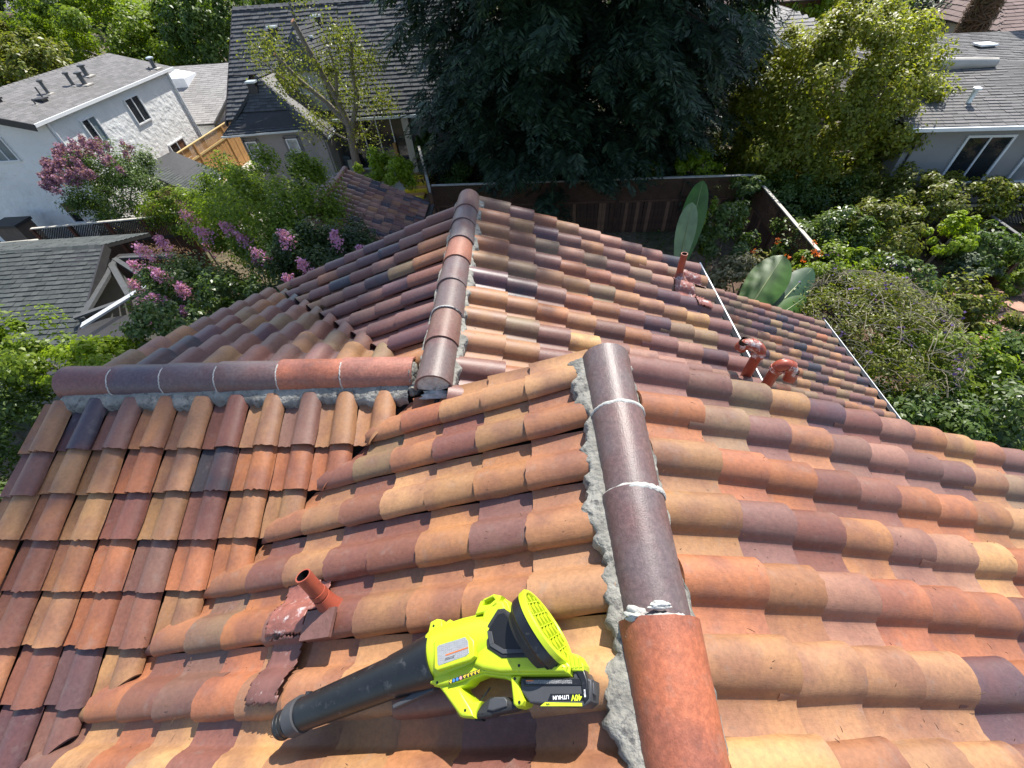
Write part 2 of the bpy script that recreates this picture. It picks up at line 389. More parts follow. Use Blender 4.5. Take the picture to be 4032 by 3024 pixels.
# wing back: upslope -Y
slope((0,YR,ZW), (0,-1), WW, [-3.10+WW*k for k in range(0,11)], [.39+.2495*j for j in range(8)], MIX_BACK, 9,
      lambda b: b.x + b.y < 1.084+.30, clips=[(V2[0], V2[1]+.045, -1)])
# far left: upslope +X
slope((XF,0,ZF), (1,0), WN, [4.00-WN*k for k in range(0,10)], [.43+.2495*j for j in range(9)], MIX_BACK, 11,
      lambda b: b.x + b.y > 1.084-.3 and b.y > 1.60, clips=[(V2[0], V2[1]-.006, 1)])
# far right: upslope -X
slope((XF,0,ZF), (-1,0), WN, [4.36-WN*k for k in range(0,12)], [.42+.242*j for j in range(10)], MIX_FARR, 12, lambda b: b.y > 1.65)
# lower storey roof
ZL_E, XL_E = -4.36, 6.02
slope((XL_E-4.0,0,ZL_E+4.0*T), (-1,0), WN, [6.72-WN*k for k in range(0,20)], [.42+.2525*j for j in range(15)], MIX_LOW, 13, lambda b: True)
def visible_size(p):
    d = (p-CAMP); dep = d.dot(Vector((-.05075, .66518, -.74099)))
    if dep < .2: return 0
    x = d.dot(Vector((.99832, .01315, -.05617)))/dep; y = d.dot(Vector((-.02778,-.7426,-.66474)))/dep
    if abs(x) > 1.36 or abs(y) > 1.05: return 0
    return 1/dep
# ---------------------------------------------------------------- the house under the tiles
house = empty('tiled_roof_house', (0, 0, -7), 'house with multicoloured clay tile roofs and mortared ridges filling the foreground', 'house')
ALLT.sort(key=lambda q: -visible_size(q[0]))
def clip_bm(bm, mat, clips):
    inv = mat.inverted()
    for n, d, side in clips:
        co = inv @ (n*d); no = (inv.to_3x3() @ n) * side
        geom = bm.verts[:] + bm.edges[:] + bm.faces[:]
        bmesh.ops.bisect_plane(bm, geom=geom, plane_co=co, plane_no=no, clear_inner=True, clear_outer=False)
def crosses(me, mat, clips):
    for n, d, side in clips:
        ds = [((mat @ v.co).dot(n)-d)*side for v in me.vertices]
        if max(ds) < .01: return 'out'
        if min(ds) < 0: return 'cut'
    return 'in'
farj = MB(); count = 0; NPART = 300
for p, R4, me, cc, clips in ALLT:
    mat = Matrix.Translation(p) @ R4; st = crosses(me, mat, clips)
    if st == 'out': continue
    if visible_size(p) == 0 and st == 'cut' and False: continue
    mm = me
    if st == 'cut':
        bm = bmesh.new(); bm.from_mesh(me); clip_bm(bm, mat, clips)
        if not bm.faces: bm.free(); continue
        mm = bpy.data.meshes.new('tile_cut'); bm.to_mesh(mm); bm.free(); mm.materials.append(M['tile'])
    if count < NPART and visible_size(p) > 0:
        o = bpy.data.objects.new('roof_tile', mm); COL.objects.link(o); o.parent = house
        o.matrix_parent_inverse = house.matrix_basis.inverted(); o.matrix_basis = mat; o.color = cc; count += 1
    else:
        farj.add([mat @ v.co for v in mm.vertices], [tuple(f.vertices) for f in mm.polygons], cc)
fo = farj.build('roof_tiles', M['tile_far'], house, smooth=38, kind='stuff')

# felt deck under the tiles, walls and gables
zN = lambda x: ZN-.145-T*abs(x-XR); zF = lambda x: ZF-.145-T*abs(x-XF); zWg = lambda y: ZW-.145-T*abs(y-YR)
d = MB()
def quad(mb, a, b, c, e, mi=0): mb.add([a,b,c,e], [(0,1,2,3)], None, mi)
yA, yB = -1.55, 1.60
# near left plane is bounded by valley 1 (x-y=-2.461)
quad(d, (XR,yA,zN(XR)), (XR,yB,zN(XR)), (yB-2.461,yB,zN(yB-2.461)), (yA-2.461,yA,zN(yA-2.461)))
quad(d, (XR,yA,zN(XR)), (3.42,yA,zN(3.42)), (3.42,yB,zN(3.42)), (XR,yB,zN(XR)))
d.add([(-3.16,YR,zWg(YR)), (-3.16,-.8,zWg(-.8)), (-.8-2.461,-.8,zWg(-.8)), (YR-2.461,YR,zWg(YR))], [(0,1,2,3)])
d.add([(-3.10,YR,zWg(YR)), (-.70,YR,zWg(YR)), (-3.10,4.18,zWg(4.18))], [(0,1,2)])
d.add([(XF,1.60,zF(XF)), (XF,4.05,zF(XF)), (-2.96,4.05,zF(-2.96)), (-.52,1.60,zF(-.52))], [(0,1,2,3)])
quad(d, (XF,1.60,zF(XF)), (2.02,1.60,zF(2.02)), (2.02,4.42,zF(2.02)), (XF,4.42,zF(XF)))
zL = lambda x: ZL_E-.145-T*(x-XL_E)
quad(d, (2.0,1.2,zL(2.0)), (XL_E,1.2,zL(XL_E)), (XL_E,6.70,zL(XL_E)), (2.0,6.70,zL(2.0)))
do = d.build('roof_deck', M['felt'], house)
ex = do.modifiers.new('thick', 'SOLIDIFY'); ex.thickness = .03; ex.offset = 0
wl = MB()
def prism(mb, foot, ztop, zbot=-7.0, mi=0):
    """vertical prism: footprint list of (x,y), ztop function of (x,y)"""
    n = len(foot); vs = [(x,y,zbot) for x,y in foot]+[(x,y,ztop(x,y)) for x,y in foot]
    fs = [tuple(range(n))[::-1], tuple(range(n,2*n))]+[(i,(i+1)%n,n+(i+1)%n,n+i) for i in range(n)]
    mb.add(vs, fs, None, mi)
prism(wl, [(XR,-1.5),(3.0,-1.5),(3.0,1.55),(XR,1.55)], lambda x,y: zN(x)-.03)
prism(wl, [(-3.2,-1.5),(XR,-1.5),(XR,1.55),(-.95,1.55),(-3.2,-.7)], lambda x,y: zN(x)-.05)
prism(wl, [(-3.0,-.7),(-.75,YR-.1),(-3.0,YR)], lambda x,y: zWg(y)-.05)
prism(wl, [(-3.0,YR),(-.75,YR),(-2.9,4.0)], lambda x,y: zWg(y)-.05)
prism(wl, [(XF,1.553),(1.75,1.553),(1.75,4.25),(XF,4.25)], lambda x,y: zF(x)-.05)
prism(wl, [(-.5,1.553),(XF,1.553),(XF,3.95),(-2.7,3.95)], lambda x,y: zF(x)-.05)
prism(wl, [(1.753,1.3),(5.55,1.3),(5.55,6.5),(1.753,6.5)], lambda x,y: zL(x)-.05)
wl.build('wall', M['stucco_beige'], house)

# ---- ridge caps
def cap_mesh(L, r0, r1, seed, arc=196, n=18, thick=.013):
    """half barrel along +x, radius r0 at x=0 to r1 at x=L, closed at neither end"""
    r = random.Random(seed); vs = []; segs = 5
    for sh in (0, 1):
        for i in range(segs+1):
            f = i/segs; rr = r0+(r1-r0)*f - sh*thick
            for j in range(n+1):
                a = math.radians(90-arc/2+arc*j/n)
                jit = r.gauss(0,.0008) if i in (0,segs) else 0
                vs.append((L*f+jit, -math.cos(a)*rr, math.sin(a)*rr))
    m = (segs+1)*(n+1); fs = []
    for i in range(segs):
        for j in range(n):
            a = i*(n+1)+j; fs.append((a, a+1, a+n+2, a+n+1)); fs.append((m+a, m+a+n+1, m+a+n+2, m+a+1))
        a = i*(n+1); fs.append((a, a+n+1, m+a+n+1, m+a)); a += n; fs.append((a, m+a, m+a+n+1, a+n+1))
    for j in range(n):
        fs.append((j, m+j, m+j+1, j+1)); a = segs*(n+1)+j; fs.append((a, a+1, m+a+1, m+a))
    me = bpy.data.meshes.new('cap'); me.from_pydata(vs, [], fs); me.update()
    bm = bmesh.new(); bm.from_mesh(me); bmesh.ops.recalc_face_normals(bm, faces=bm.faces); bm.to_mesh(me); bm.free()
    shade(me, 40); me.materials.append(M['cap']); return me
C_CAPG = (.145,.105,.102,1); C_CAPR = (.38,.115,.055,1); C_CAPR2 = (.38,.15,.10,1); C_CAPB = (.10,.07,.085,1)
def cap(p0, p1, r0, r1, col, seed):
    p0 = Vector(p0); p1 = Vector(p1); d_ = p1-p0; L = d_.length; x = d_.normalized(); z = Vector((0,0,1)); y = z.cross(x).normalized(); z = x.cross(y)
    o = bpy.data.objects.new('ridge_cap', cap_mesh(L, r0, r1, seed)); COL.objects.link(o); o.parent = house
    o.matrix_parent_inverse = house.matrix_basis.inverted()
    o.matrix_basis = Matrix.Translation(p0) @ Matrix((x,y,z)).transposed().to_4x4(); o.color = col; return o
rc = .118
# near ridge: joints at y 1.178, .763, .317 ; nearer caps lap over the far end of the next
ys = [1.565, 1.178, .763, .317, -.12, -.55, -.98, -1.5]
cols = [C_CAPG, C_CAPG, (.135,.097,.097,1), C_CAPR, C_CAPR2, C_CAPG, C_CAPR]
for i in range(7):
    ya, yb = ys[i], ys[i+1]
    cap((XR-.006+.004*(i%2), ya+(.012 if i else 0), -rc+.002*(i>0)+(.010 if i==3 else 0)), (XR-.002, yb-.03, -rc-.012), rc+.004+(.008 if i==3 else 0), rc-.006, cols[i], 40+i)
# far ridge: near end at y 1.66
zc = ZF+.045-rc
fy = [1.665, 2.02, 2.33, 2.68, 3.01, 3.32, 3.64, 3.92, 4.24]
fc = [(.135,.095,.088,1), (.19,.105,.080,1), (.14,.10,.095,1), (.14,.10,.098,1), (.30,.12,.075,1), (.13,.10,.10,1), (.13,.10,.105,1), (.20,.115,.095,1)]
for i in range(8):
    cap((XF+.004*(i%3-1), fy[i], zc), (XF, fy[i+1]+.03, zc-.006), rc+.002, rc-.005, fc[i], 60+i)
# wing ridge
zc2 = ZW+.047-rc
wx = [-.80, -1.235, -1.655, -2.07, -2.44, -2.80, -3.17]
wc = [C_CAPR2, (.37,.125,.07,1), (.15,.105,.10,1), (.13,.095,.10,1), C_CAPB, (.20,.085,.075,1)]
for i in range(6):
    cap((wx[i+1], YR, zc2+.001), (wx[i]+.03, YR, zc2-.006), rc+.003, rc-.003, wc[i], 80+i)

# ---- mortar bedding, ragged strips along the ridges and rings at joints
def mortar_strip(name, axis, t0, t1, centre, side, zfun, w0, w1, mat, seed, zcap, n=150, inner=.085):
    r = random.Random(seed); ph = [r.uniform(0,6.28) for _ in range(8)]; vs = []; fs = []; m = 9
    for i in range(n+1):
        t = t0+(t1-t0)*i/n
        nz = .5+.22*math.sin(t*9+ph[0])+.18*math.sin(t*21+ph[1])+.12*math.sin(t*47+ph[2])+.09*math.sin(t*93+ph[3])+r.uniform(-.06,.06)
        wd = w0+(w1-w0)*max(0,min(1,nz))
        for j in range(m+1):
            f = j/m; off = inner+wd*min(1,f*1.12)
            z = (1-f)**1.2*zcap + (1-(1-f)**1.2)*(zfun(t, off)+.012) + .003*math.sin(t*60+j*2+ph[4])*math.sin(t*33+j+ph[5]) + r.gauss(0,.0009)
            if j == m: z = zfun(t, off)-.05
            if j == m-1: z -= .004
            tt = t + r.gauss(0,.002)
            vs.append((centre+side*off, tt, z) if axis == 'y' else (tt, centre+side*off, z))
    for i in range(n):
        for j in range(m):
            a = i*(m+1)+j; q = (a, a+1, a+m+2, a+m+1)
            fs.append(q if (side > 0) == (axis == 'x') else q[::-1])
    mb = MB(); mb.add(vs, fs); return mb.build(name, mat, house, smooth=50)
zcb = -rc-.012
mortar_strip('ridge_mortar', 'y', -1.5, 1.56, XR, -1, lambda t,o: ZN-T*o-.020, .030, .110, M['mortar'], 1, zcb+.035, n=260, inner=.10)
mortar_strip('ridge_mortar', 'y', -1.5, 1.56, XR, 1, lambda t,o: ZN-T*o-.034, .008, .034, M['mortar'], 2, zcb+.03, n=260, inner=.10)
mortar_strip('ridge_mortar', 'y', 1.68, 4.2, XF, -1, lambda t,o: ZF-T*o-.03, .02, .045, M['mortar'], 3, zc+.02, n=160, inner=.10)
mortar_strip('ridge_mortar', 'y', 1.68, 4.2, XF, 1, lambda t,o: ZF-T*o-.030, .015, .070, M['mortar'], 4, zc+.02, n=160, inner=.10)
mortar_strip('ridge_mortar', 'x', -3.14, -.80, YR, -1, lambda t,o: ZW-T*o-.052, .055, .115, M['mortar'], 5, zc2+.015, n=200, inner=.10)
mortar_strip('ridge_mortar', 'x', -3.10, -.80, YR, 1, lambda t,o: ZW-T*o-.03, .03, .06, M['mortar'], 6, zc2+.02, n=100, inner=.10)
def ring(p, axis, rad, wdt, seed, mat, arc=180, a0=0, lump=.25):
    r = random.Random(seed); mb = MB(); n = 34; vs = []; k = 6
    for i in range(n+1):
        a = math.radians(a0+arc*i/n); w_ = wdt*(1+.35*lump*math.sin(i*.9)+r.uniform(-lump,lump)*.5); h = .0055*(1+r.uniform(-.15,.2))
        jx = r.gauss(0,.0015)
        for j in range(k):
            b = 2*math.pi*j/k; rr = rad + math.sin(b)*h; xx = math.cos(b)*w_/2 + jx
            c_, s_ = math.cos(a)*rr, math.sin(a)*rr
            vs.append((p[0]+xx, p[1]+c_, p[2]+s_) if axis == 'x' else (p[0]+c_, p[1]+xx, p[2]+s_))
    fs = [(i*k+j, i*k+(j+1)%k, (i+1)*k+(j+1)%k, (i+1)*k+j) for i in range(n) for j in range(k)]
    mb.add(vs, fs); o = mb.build('joint_mortar', mat, house, smooth=60)
    return o
ring((XR, 1.182, -rc), 'y', rc+.0035, .020, 1, M['mortar_white'])
ring((XR, .768, -rc), 'y', rc+.002, .024, 2, M['mortar_white'])
ring((XR, .322, -rc+.006), 'y', rc+.002, .016, 3, M['mortar_white'], 120, 60)
ring((XR, -.118, -rc), 'y', rc+.002, .020, 12, M['mortar_white'])
ring((XF, 2.335, zc), 'y', rc-.001, .012, 4, M['mortar_white'])
for i, x in enumerate(wx[1:-1]): ring((x+.008, YR, zc2), 'x', rc+.001, .011, 5+i, M['mortar_white'], 130, 90)
# loose mortar lumps and the filled cap ends
def lump(name, p, s, seed, mat, flat=.6):
    r = random.Random(seed); bm = bmesh.new(); bmesh.ops.create_icosphere(bm, subdivisions=3, radius=1)
    ph = [r.uniform(0,6) for _ in range(6)]
    for v in bm.verts:
        c = v.co; k = 1+.20*math.sin(3*c.x+ph[0])*math.cos(4*c.y+ph[1])+.14*math.sin(8*c.y+ph[2]+5*c.z)+r.gauss(0,.035)
        v.co = Vector((c.x*s[0]*k, c.y*s[1]*k, c.z*s[2]*k*flat)) + Vector(p)
    me = bpy.data.meshes.new(name); bm.to_mesh(me); bm.free(); shade(me, 60); me.materials.append(mat)
    return link(name, me, house)
lump('mortar_lump', (XR-.015, .350, .012), (.034,.014,.014), 1, M['mortar_white'], 1)
lump('mortar_lump', (XR-.085, .335, -.035), (.035,.022,.03), 2, M['mortar_white'], 1)
lump('mortar_lump', (XR-.105, .29, -.075), (.014,.05,.03), 3, M['mortar_white'], 1)
def endplug(c, axis, rad, seed):
    r = random.Random(seed); mb = MB(); n = 22; m = 5; vs = []
    for i in range(n+1):
        a = math.pi*1.05*i/n-.08
        for j in range(m+1):
            rr = rad*j/m; q = r.gauss(0,.003)+.008*(1-j/m)
            y_, z_ = math.cos(a)*rr, math.sin(a)*rr - .02*(1-j/m)
            vs.append((c[0]+y_, c[1]-q, c[2]+z_) if axis == 'y' else (c[0]+q, c[1]+y_, c[2]+z_))
    fs = [(i*(m+1)+j, i*(m+1)+j+1, (i+1)*(m+1)+j+1, (i+1)*(m+1)+j) for i in range(n) for j in range(m)]
    mb.add(vs, fs); return mb.build('end_mortar', M['mortar_white'], house, smooth=60)
endplug((XF, 1.676, zc), 'y', rc-.004, 1)
lump('mortar_lump', (XF+.0, 1.66, zc-.055), (.10,.035,.03), 8, M['mortar_white'], 1)
lump('mortar_lump', (-.775, YR-.02, zc2+.015), (.022,.085,.075), 9, M['mortar'], 1)
lump('mortar_lump', (-.76, YR-.10, zc2-.03), (.05,.05,.05), 10, M['mortar'], 1)
# ---- gutters
def gutter(a, b, name='gutter'):
    a = Vector(a); b = Vector(b); mb = MB(); out = Vector((1,0,0)); up = Vector((0,0,1))
    mb.bar(a+out*.070, b+out*.070, .006, .075); mb.bar(a+out*.074+up*.040, b+out*.074+up*.040, .014, .008)
    mb.bar(a+out*.034-up*.036, b+out*.034-up*.036, .066, .006, mi=1); mb.bar(a, b, .006, .08, mi=1)
    mb.bar(a+up*.0, a+out*.072+up*.0, .006, .075)
    return mb.build(name, [M['white_metal'], M['gutter_in']], house)
gutter((1.985, 1.62, zF(1.985)+.035), (1.985, 4.46, zF(1.985)+.035)); gutter((6.03, 1.1, ZL_E-.10), (6.03, 6.82, ZL_E-.10)); gutter((3.42, -1.5, zN(3.42)+.02), (3.42, 1.66, zN(3.42)+.02))
for a_, b_, h_ in (((XF,4.40,zF(XF)-.05),(2.05,4.40,zF(2.05)-.05),.16), ((XF,4.06,zF(XF)-.05),(-2.98,4.06,zF(-2.98)-.05),.14), ((XR,1.60,zN(XR)-.06),(3.45,1.60,zN(3.45)-.06),.16),
                   ((-3.16,YR,zWg(YR)-.05),(-3.16,-.8,zWg(-.8)-.05),.14), ((-3.16,YR,zWg(YR)-.05),(-3.10,4.1,zWg(4.1)-.05),.14)):
    fb = MB(); fb.bar(a_, b_, .03, h_); fb.build('bargeboard', M['trim_dark'], house)

# ---- vents and flashings on the tiles (each lifts off: own things)
def frame_near():
    return Vector((CS,0,SN)), Vector((0,1,0)), Vector((-SN,0,CS)), Vector((-.311,.15,-.313))
U_, V_, N_, O_ = frame_near()
L = lambda u,v,h: O_+U_*u+V_*v+N_*h
vp = empty('vent_pipe', L(-.683,.329,0), 'open terracotta painted vent pipe leaning over peeling flashing beside the leaf blower', 'vent pipe', 'painted plumbing vents on the tile roof')
def hollow(name, path, r, mat, parent, n=20, wall=.006, mi_in=None):
    mb = MB(); path = [Vector(p) for p in path]; mb.tube(path, r, n, cap=False)
    rr = [x-wall for x in r] if hasattr(r, '__len__') else r-wall
    e = (path[-1]-path[-2]).normalized()
    mb.tube([path[-1]-e*.1, path[-1]], [rr[-1] if hasattr(rr,'__len__') else rr]*2, n, mi=1, cap=False)
    k = len(path); base = (k-1)*n; off = k*n + n
    ra = r[-1] if hasattr(r,'__len__') else r
    for q in range(n): mb.f.append((base+q, base+(q+1)%n, off+(q+1)%n, off+q)); mb.c.append(None); mb.m.append(0)
    o = mb.build(name, [mat, M['black_hole']], parent, smooth=45); return o
P0, P1 = L(-.675,.325,-.03), L(-.651,.402,.217)
hollow('pipe', [P0, P0.lerp(P1,.5), P1], .033, M['pipe_red'], vp)
cb = MB(); q0 = P0.lerp(P1,.46); q1 = P0.lerp(P1,.56); cb.tube([q0,q1], [.0375,.0365], 20); q0 = P0.lerp(P1,-.05); q1 = P0.lerp(P1,.42); cb.tube([q0, P0.lerp(P1,.2), q1],[.062,.045,.0375],20)
cb.build('collar', M['pipe_red'], vp, smooth=40)
def drape(name, kind, x0, x1, y0, y1, lift, mat, parent, holes=(), n=26, seed=0, W=WN):
    """sheet moulded over the tile profile, on the near-left ('nl') or far-right ('fr') slope"""
    r = random.Random(seed); mb = MB(); m = n; idx = {}
    for i in range(n+1):
        for j in range(m+1):
            x = x0+(x1-x0)*i/n; y = y0+(y1-y0)*j/m
            ex_ = 0 if 0 < i < n and 0 < j < m else r.uniform(-.008,.008)
            x += ex_; y += ex_
            if kind == 'nl': zz = ZN - T*(XR-x) - .070/CS + prof_z(y-.097, W)/CS
            else: zz = ZF - T*(x-XF) - .070/CS + prof_z(1.72+WN*20-y, W)/CS
            idx[i,j] = len(mb.v); mb.v.append((x, y, zz+lift+r.gauss(0,.0012)))
    for i in range(n):
        for j in range(m):
            x = x0+(x1-x0)*(i+.5)/n; y = y0+(y1-y0)*(j+.5)/m
            if any(hx0 < x < hx1 and hy0 < y < hy1 for hx0,hx1,hy0,hy1 in holes): continue
            mb.f.append((idx[i,j], idx[i+1,j], idx[i+1,j+1], idx[i,j+1])); mb.c.append(None); mb.m.append(0)
    o = mb.build(name, mat, parent, smooth=60); s_ = o.modifiers.new('t','SOLIDIFY'); s_.thickness = .005; return o
drape('flashing', 'nl', -1.25, -1.00, .385, .615, .034, M['flash_peel'], vp, holes=[(-1.045,-1.00,.41,.475)], seed=3, n=34)
drape('lead_apron', 'nl', -1.22, -1.06, .135, .375, .034, plain('painted_lead', (.17,.075,.062), .5, .2, 12, dirt=((.42,.36,.33), .60, 20)), vp, seed=9, n=24)
mbt = MB(); mbt.bar(L(-.76,.255,.03), L(-.60,.262,.03), .115, .016, up=(-SN,0,CS)); mbt.build('cut_tile', plain('mauve_clay', (.15,.072,.06), .6, .2, 20, bmp=.3), vp)
vp2 = empty('vent_pipe', (1.60, 3.84, zF(1.6)), 'dark streaked terracotta pipe standing near the gutter on the far roof', 'vent pipe', 'painted plumbing vents on the tile roof')
b2 = Vector((1.60,3.84,zF(1.6)+.09)); hollow('pipe', [b2, b2+Vector((.0,.03,.18)), b2+Vector((0,.03,.33))], [.036,.035,.034], M['pipe_red'], vp2)
cb = MB(); cb.tube([b2+Vector((.01,0,-.02)), b2+Vector((.01,.01,.06)), b2+Vector((0,.02,.12))], [.12,.055,.038], 20); cb.build('boot', M['flash_peel'], vp2, smooth=60)
drape('flashing', 'fr', 1.70, 1.90, 3.78, 4.02, .02, M['flash_peel'], vp2, seed=4); drape('flashing', 'fr', 1.70, 1.86, 3.43, 3.66, .02, M['flash_peel'], vp2, seed=5)
drape('flashing', 'fr', 1.52, 1.74, 3.60, 3.80, .018, M['flash_peel'], vp2, seed=6)
def jpipe(name, base, pts, lab, r=.043):
    t_ = empty(name, base, lab, 'vent pipe', 'painted plumbing vents on the tile roof')
    path = [Vector(base)+Vector(p) for p in pts]
    hollow('riser', path[:2], r, M['pipe_red'], t_)
    # elbow: smooth bend through remaining points
    bend = []
    pp = path[1:]
    for i in range(len(pp)-1):
        p0 = pp[max(i-1,0)]; p1 = pp[i]; p2 = pp[i+1]; p3 = pp[min(i+2,len(pp)-1)]
        for j in range(7):
            t = j/7; bend.append(.5*((2*p1)+(p2-p0)*t+(2*p0-5*p1+4*p2-p3)*t*t+(3*p1-p0-3*p2+p3)*t*t*t))
    bend.append(pp[-1]); hollow('elbow', bend, r+.005, M['pipe_peel'], t_, n=22)
    k = len(bend)//2
    for c0 in (0, k):
        e = (bend[c0+1]-bend[c0]).normalized(); mb = MB(); mb.tube([bend[c0]-e*.005, bend[c0]+e*.028], r+.010, 22); mb.build('coupling', M['pipe_peel'], t_, smooth=40)
    mb = MB(); mb.tube([path[0]-Vector((0,0,.03)), path[0]+Vector((0,0,.05))], [r+.012, r+.004], 20); mb.build('boot', M['trim_dark'], t_, smooth=40)
    return t_
jpipe('bent_vent_pipe', (1.88,2.52,zF(1.88)+.185), [(0,0,-.14),(.015,.01,.165),(.020,.015,.215),(-.010,.03,.25),(-.060,.05,.262),(-.105,.07,.235),(-.115,.075,.195)], 'tall red hooked vent pipe with white peeled elbow, left of its twin by the gutter')
jpipe('bent_vent_pipe', (1.97,2.36,zF(1.97)+.225), [(0,0,-.18),(.01,0,.16),(.02,.0,.205),(.055,-.005,.225),(.10,-.02,.205),(.125,-.035,.14),(.127,-.04,.085)], 'shorter red hooked vent pipe arching right over the lower roof')
# twigs, needles and mortar crumbs lying on the tiles
tw = MB(); r = random.Random(77)
for i in range(260):
    side = r.random()
    if side < .45: x = r.uniform(.52,3.2); y = r.uniform(-.1,1.55); z = ZN - T*(x-XR)-.062/CS+prof_z(1.63-y, WN)/CS+.006+.010
    elif side < .7: x = r.uniform(-2.2,.2); y = r.uniform(-.1,1.4); z = ZN - T*(XR-x)-.062/CS+prof_z(y-.097, WN)/CS+.016
    else: x = r.uniform(-.4,1.9); y = r.uniform(1.8,4.1); z = ZF - T*(x-XF)-.062/CS+prof_z(4.36-y, WN)/CS+.016
    a = r.uniform(0,6.28); ln = abs(r.gauss(.006,.009))+.003; p = Vector((x,y,z)); q = p+Vector((math.cos(a)*ln, math.sin(a)*ln, r.uniform(-.003,.003)))
    tw.tube([p, p.lerp(q,.5)+Vector((0,0,.002)), q], [.0011,.0014,.0006], 4)
for i in range(90):
    x = r.uniform(4.3,5.0); y = r.uniform(2.5,2.9); a = r.uniform(0,3.1); z = zL(x)+.15; p = Vector((x,y,z)); q = p+Vector((math.cos(a)*.1, math.sin(a)*.1, r.uniform(0,.02))); tw.tube([p,q],[.004,.003],4)
tag(tw.build('twigs', plain('dry_twigs', (.10,.055,.03), .9), None, kind='stuff'), 'dry twigs, needles and crumbs scattered over the tiles', 'debris')
# ---------------------------------------------------------------- leaf blower lying on its side on the near-left slope
blower = bpy.data.objects.new('leaf_blower', None); COL.objects.link(blower)
blower.matrix_world = Matrix.Translation(O_) @ Matrix((U_, V_, N_)).transposed().to_4x4()
tag(blower, 'lime green and black cordless leaf blower lying on its side on the clay tiles', 'leaf blower')
def bl(o):
    o.parent = blower; o.matrix_parent_inverse = Matrix.Identity(4); return o
def plate(name, pts, h, half, mat, bev=.006, holes=(), parent=None, res=3, smooth=35, kindo=None):
    """rounded slab cut to an outline in the tool's side plane, centred at height h"""
    cu = bpy.data.curves.new(name, 'CURVE'); cu.dimensions = '2D'; cu.fill_mode = 'BOTH'
    for P in [pts]+list(holes):
        s = cu.splines.new('POLY'); s.points.add(len(P)-1)
        for q, (x, y) in zip(s.points, P): q.co = (x, y, 0, 1)
        s.use_cyclic_u = True
    cu.extrude = max(half-bev, .0002); cu.bevel_depth = bev; cu.bevel_resolution = res; cu.offset = -bev
    tmp = bpy.data.objects.new('tmp', cu); COL.objects.link(tmp); dg = bpy.context.evaluated_depsgraph_get()
    me = bpy.data.meshes.new_from_object(tmp.evaluated_get(dg)); bpy.data.objects.remove(tmp)
    me.transform(Matrix.Translation((0,0,h))); me.materials.clear(); me.materials.append(mat); shade(me, smooth)
    o = bpy.data.objects.new(name, me); COL.objects.link(o)
    if parent is None: bl(o)
    else: o.parent = parent; o.matrix_parent_inverse = Matrix.Identity(4)
    return o
def lathe(name, a, b, prof, mat, n=40, sq=1.0, parent=None, smooth=40, caps=True):
    """prof: (fraction along a-b, radius)"""
    a = Vector(a); b = Vector(b); d_ = (b-a); t = d_.normalized(); z = Vector((0,0,1)); z = (z-t*z.dot(t)).normalized(); y = z.cross(t)
    mb = MB(); vs = []
    for f, rr in prof:
        for q in range(n):
            an = 2*math.pi*q/n; vs.append(a+d_*f+y*math.cos(an)*rr+z*math.sin(an)*rr*sq)
    k = len(prof); fs = [(i*n+q, i*n+(q+1)%n, (i+1)*n+(q+1)%n, (i+1)*n+q) for i in range(k-1) for q in range(n)]
    if caps: fs += [tuple(range(n))[::-1], tuple((k-1)*n+q for q in range(n))]
    mb.add(vs, fs); me = mb.mesh(name); bm = bmesh.new(); bm.from_mesh(me); bmesh.ops.recalc_face_normals(bm, faces=bm.faces); bm.to_mesh(me); bm.free(); shade(me, smooth)
    me.materials.append(mat); o = bpy.data.objects.new(name, me); COL.objects.link(o)
    if parent is None: bl(o)
    else: o.parent = parent; o.matrix_parent_inverse = Matrix.Identity(4)
    return o
A0 = Vector((-.690,-.082,.058)); A1 = Vector((-.605,-.052,.064)); A2 = Vector((-.190,.050,.080)); A3 = Vector((-.010,.096,.088))  # blower points and outlines below are image pixels back-projected onto its side plane
def ext(p, q, f): return p+(q-p)*f
lathe('nozzle_tip', A0, A1, [(0,.036),(0,.046),(.08,.049),(.1,.0475),(.28,.049),(.3,.0475),(.5,.051),(.52,.0495),(.75,.053),(1,.055)], M['black_plastic'])
lathe('nozzle_ring', ext(A0,A1,.62), ext(A0,A1,1.18), [(0,.053),(.02,.0585),(.95,.0605),(1,.055)], M['grey_plastic'])
lathe('tube', A1, A2, [(0,.054),(.02,.0545),(1,.066)], M['black_plastic'], sq=.97)
lathe('collar', ext(A1,A2,.985), A3, [(0,.060),(.02,.069),(.35,.0735),(.9,.083),(1,.083)], M['black_plastic'], sq=.98)
bh = MB(); e = ext(A0,A1,1.0)+Vector((.035,.058,.02)); bh.box((e.x-.012,e.y-.006,e.z-.012),(e.x+.014,e.y+.010,e.z+.006)); me = bh.mesh('tab'); me.materials.append(M['black_plastic']); o = bpy.data.objects.new('lock_tab', me); COL.objects.link(o); bl(o)
plate('collar_rib', [(-.175,-.032),(-.17,-.043),(-.02,.004),(-.01,.02),(-.03,.028)], .075, .016, M['grey_plastic'], .004)
body = [(-.052,.158),(-.044,.196),(-.02,.205),(.006,.203),(.015,.196),(.027,.202),(.048,.187),(.045,.18),(.09,.19),(.144,.209),(.154,.217),(.171,.249),(.218,.263),(.248,.255),(.262,.240),(.285,.18),(.33,.10),(.44,.064),(.474,.060),(.484,.046),(.474,.021),(.311,.027),(.3,.013),(.324,-.033),(.317,-.044),(.299,-.049),(.287,-.041),(.277,.016),(.255,.025),(.179,.036),(.136,.025),(.123,.013),(.098,.004),(.147,-.028),(.178,-.030),(.160,-.055),(.158,-.071),(.114,-.069),(.104,-.066),(.035,-.004),(.019,.008),(-.003,.012),(-.032,.056),(-.050,.106)]
shell = plate('shell', body, .080, .036, M['lime'], .009)
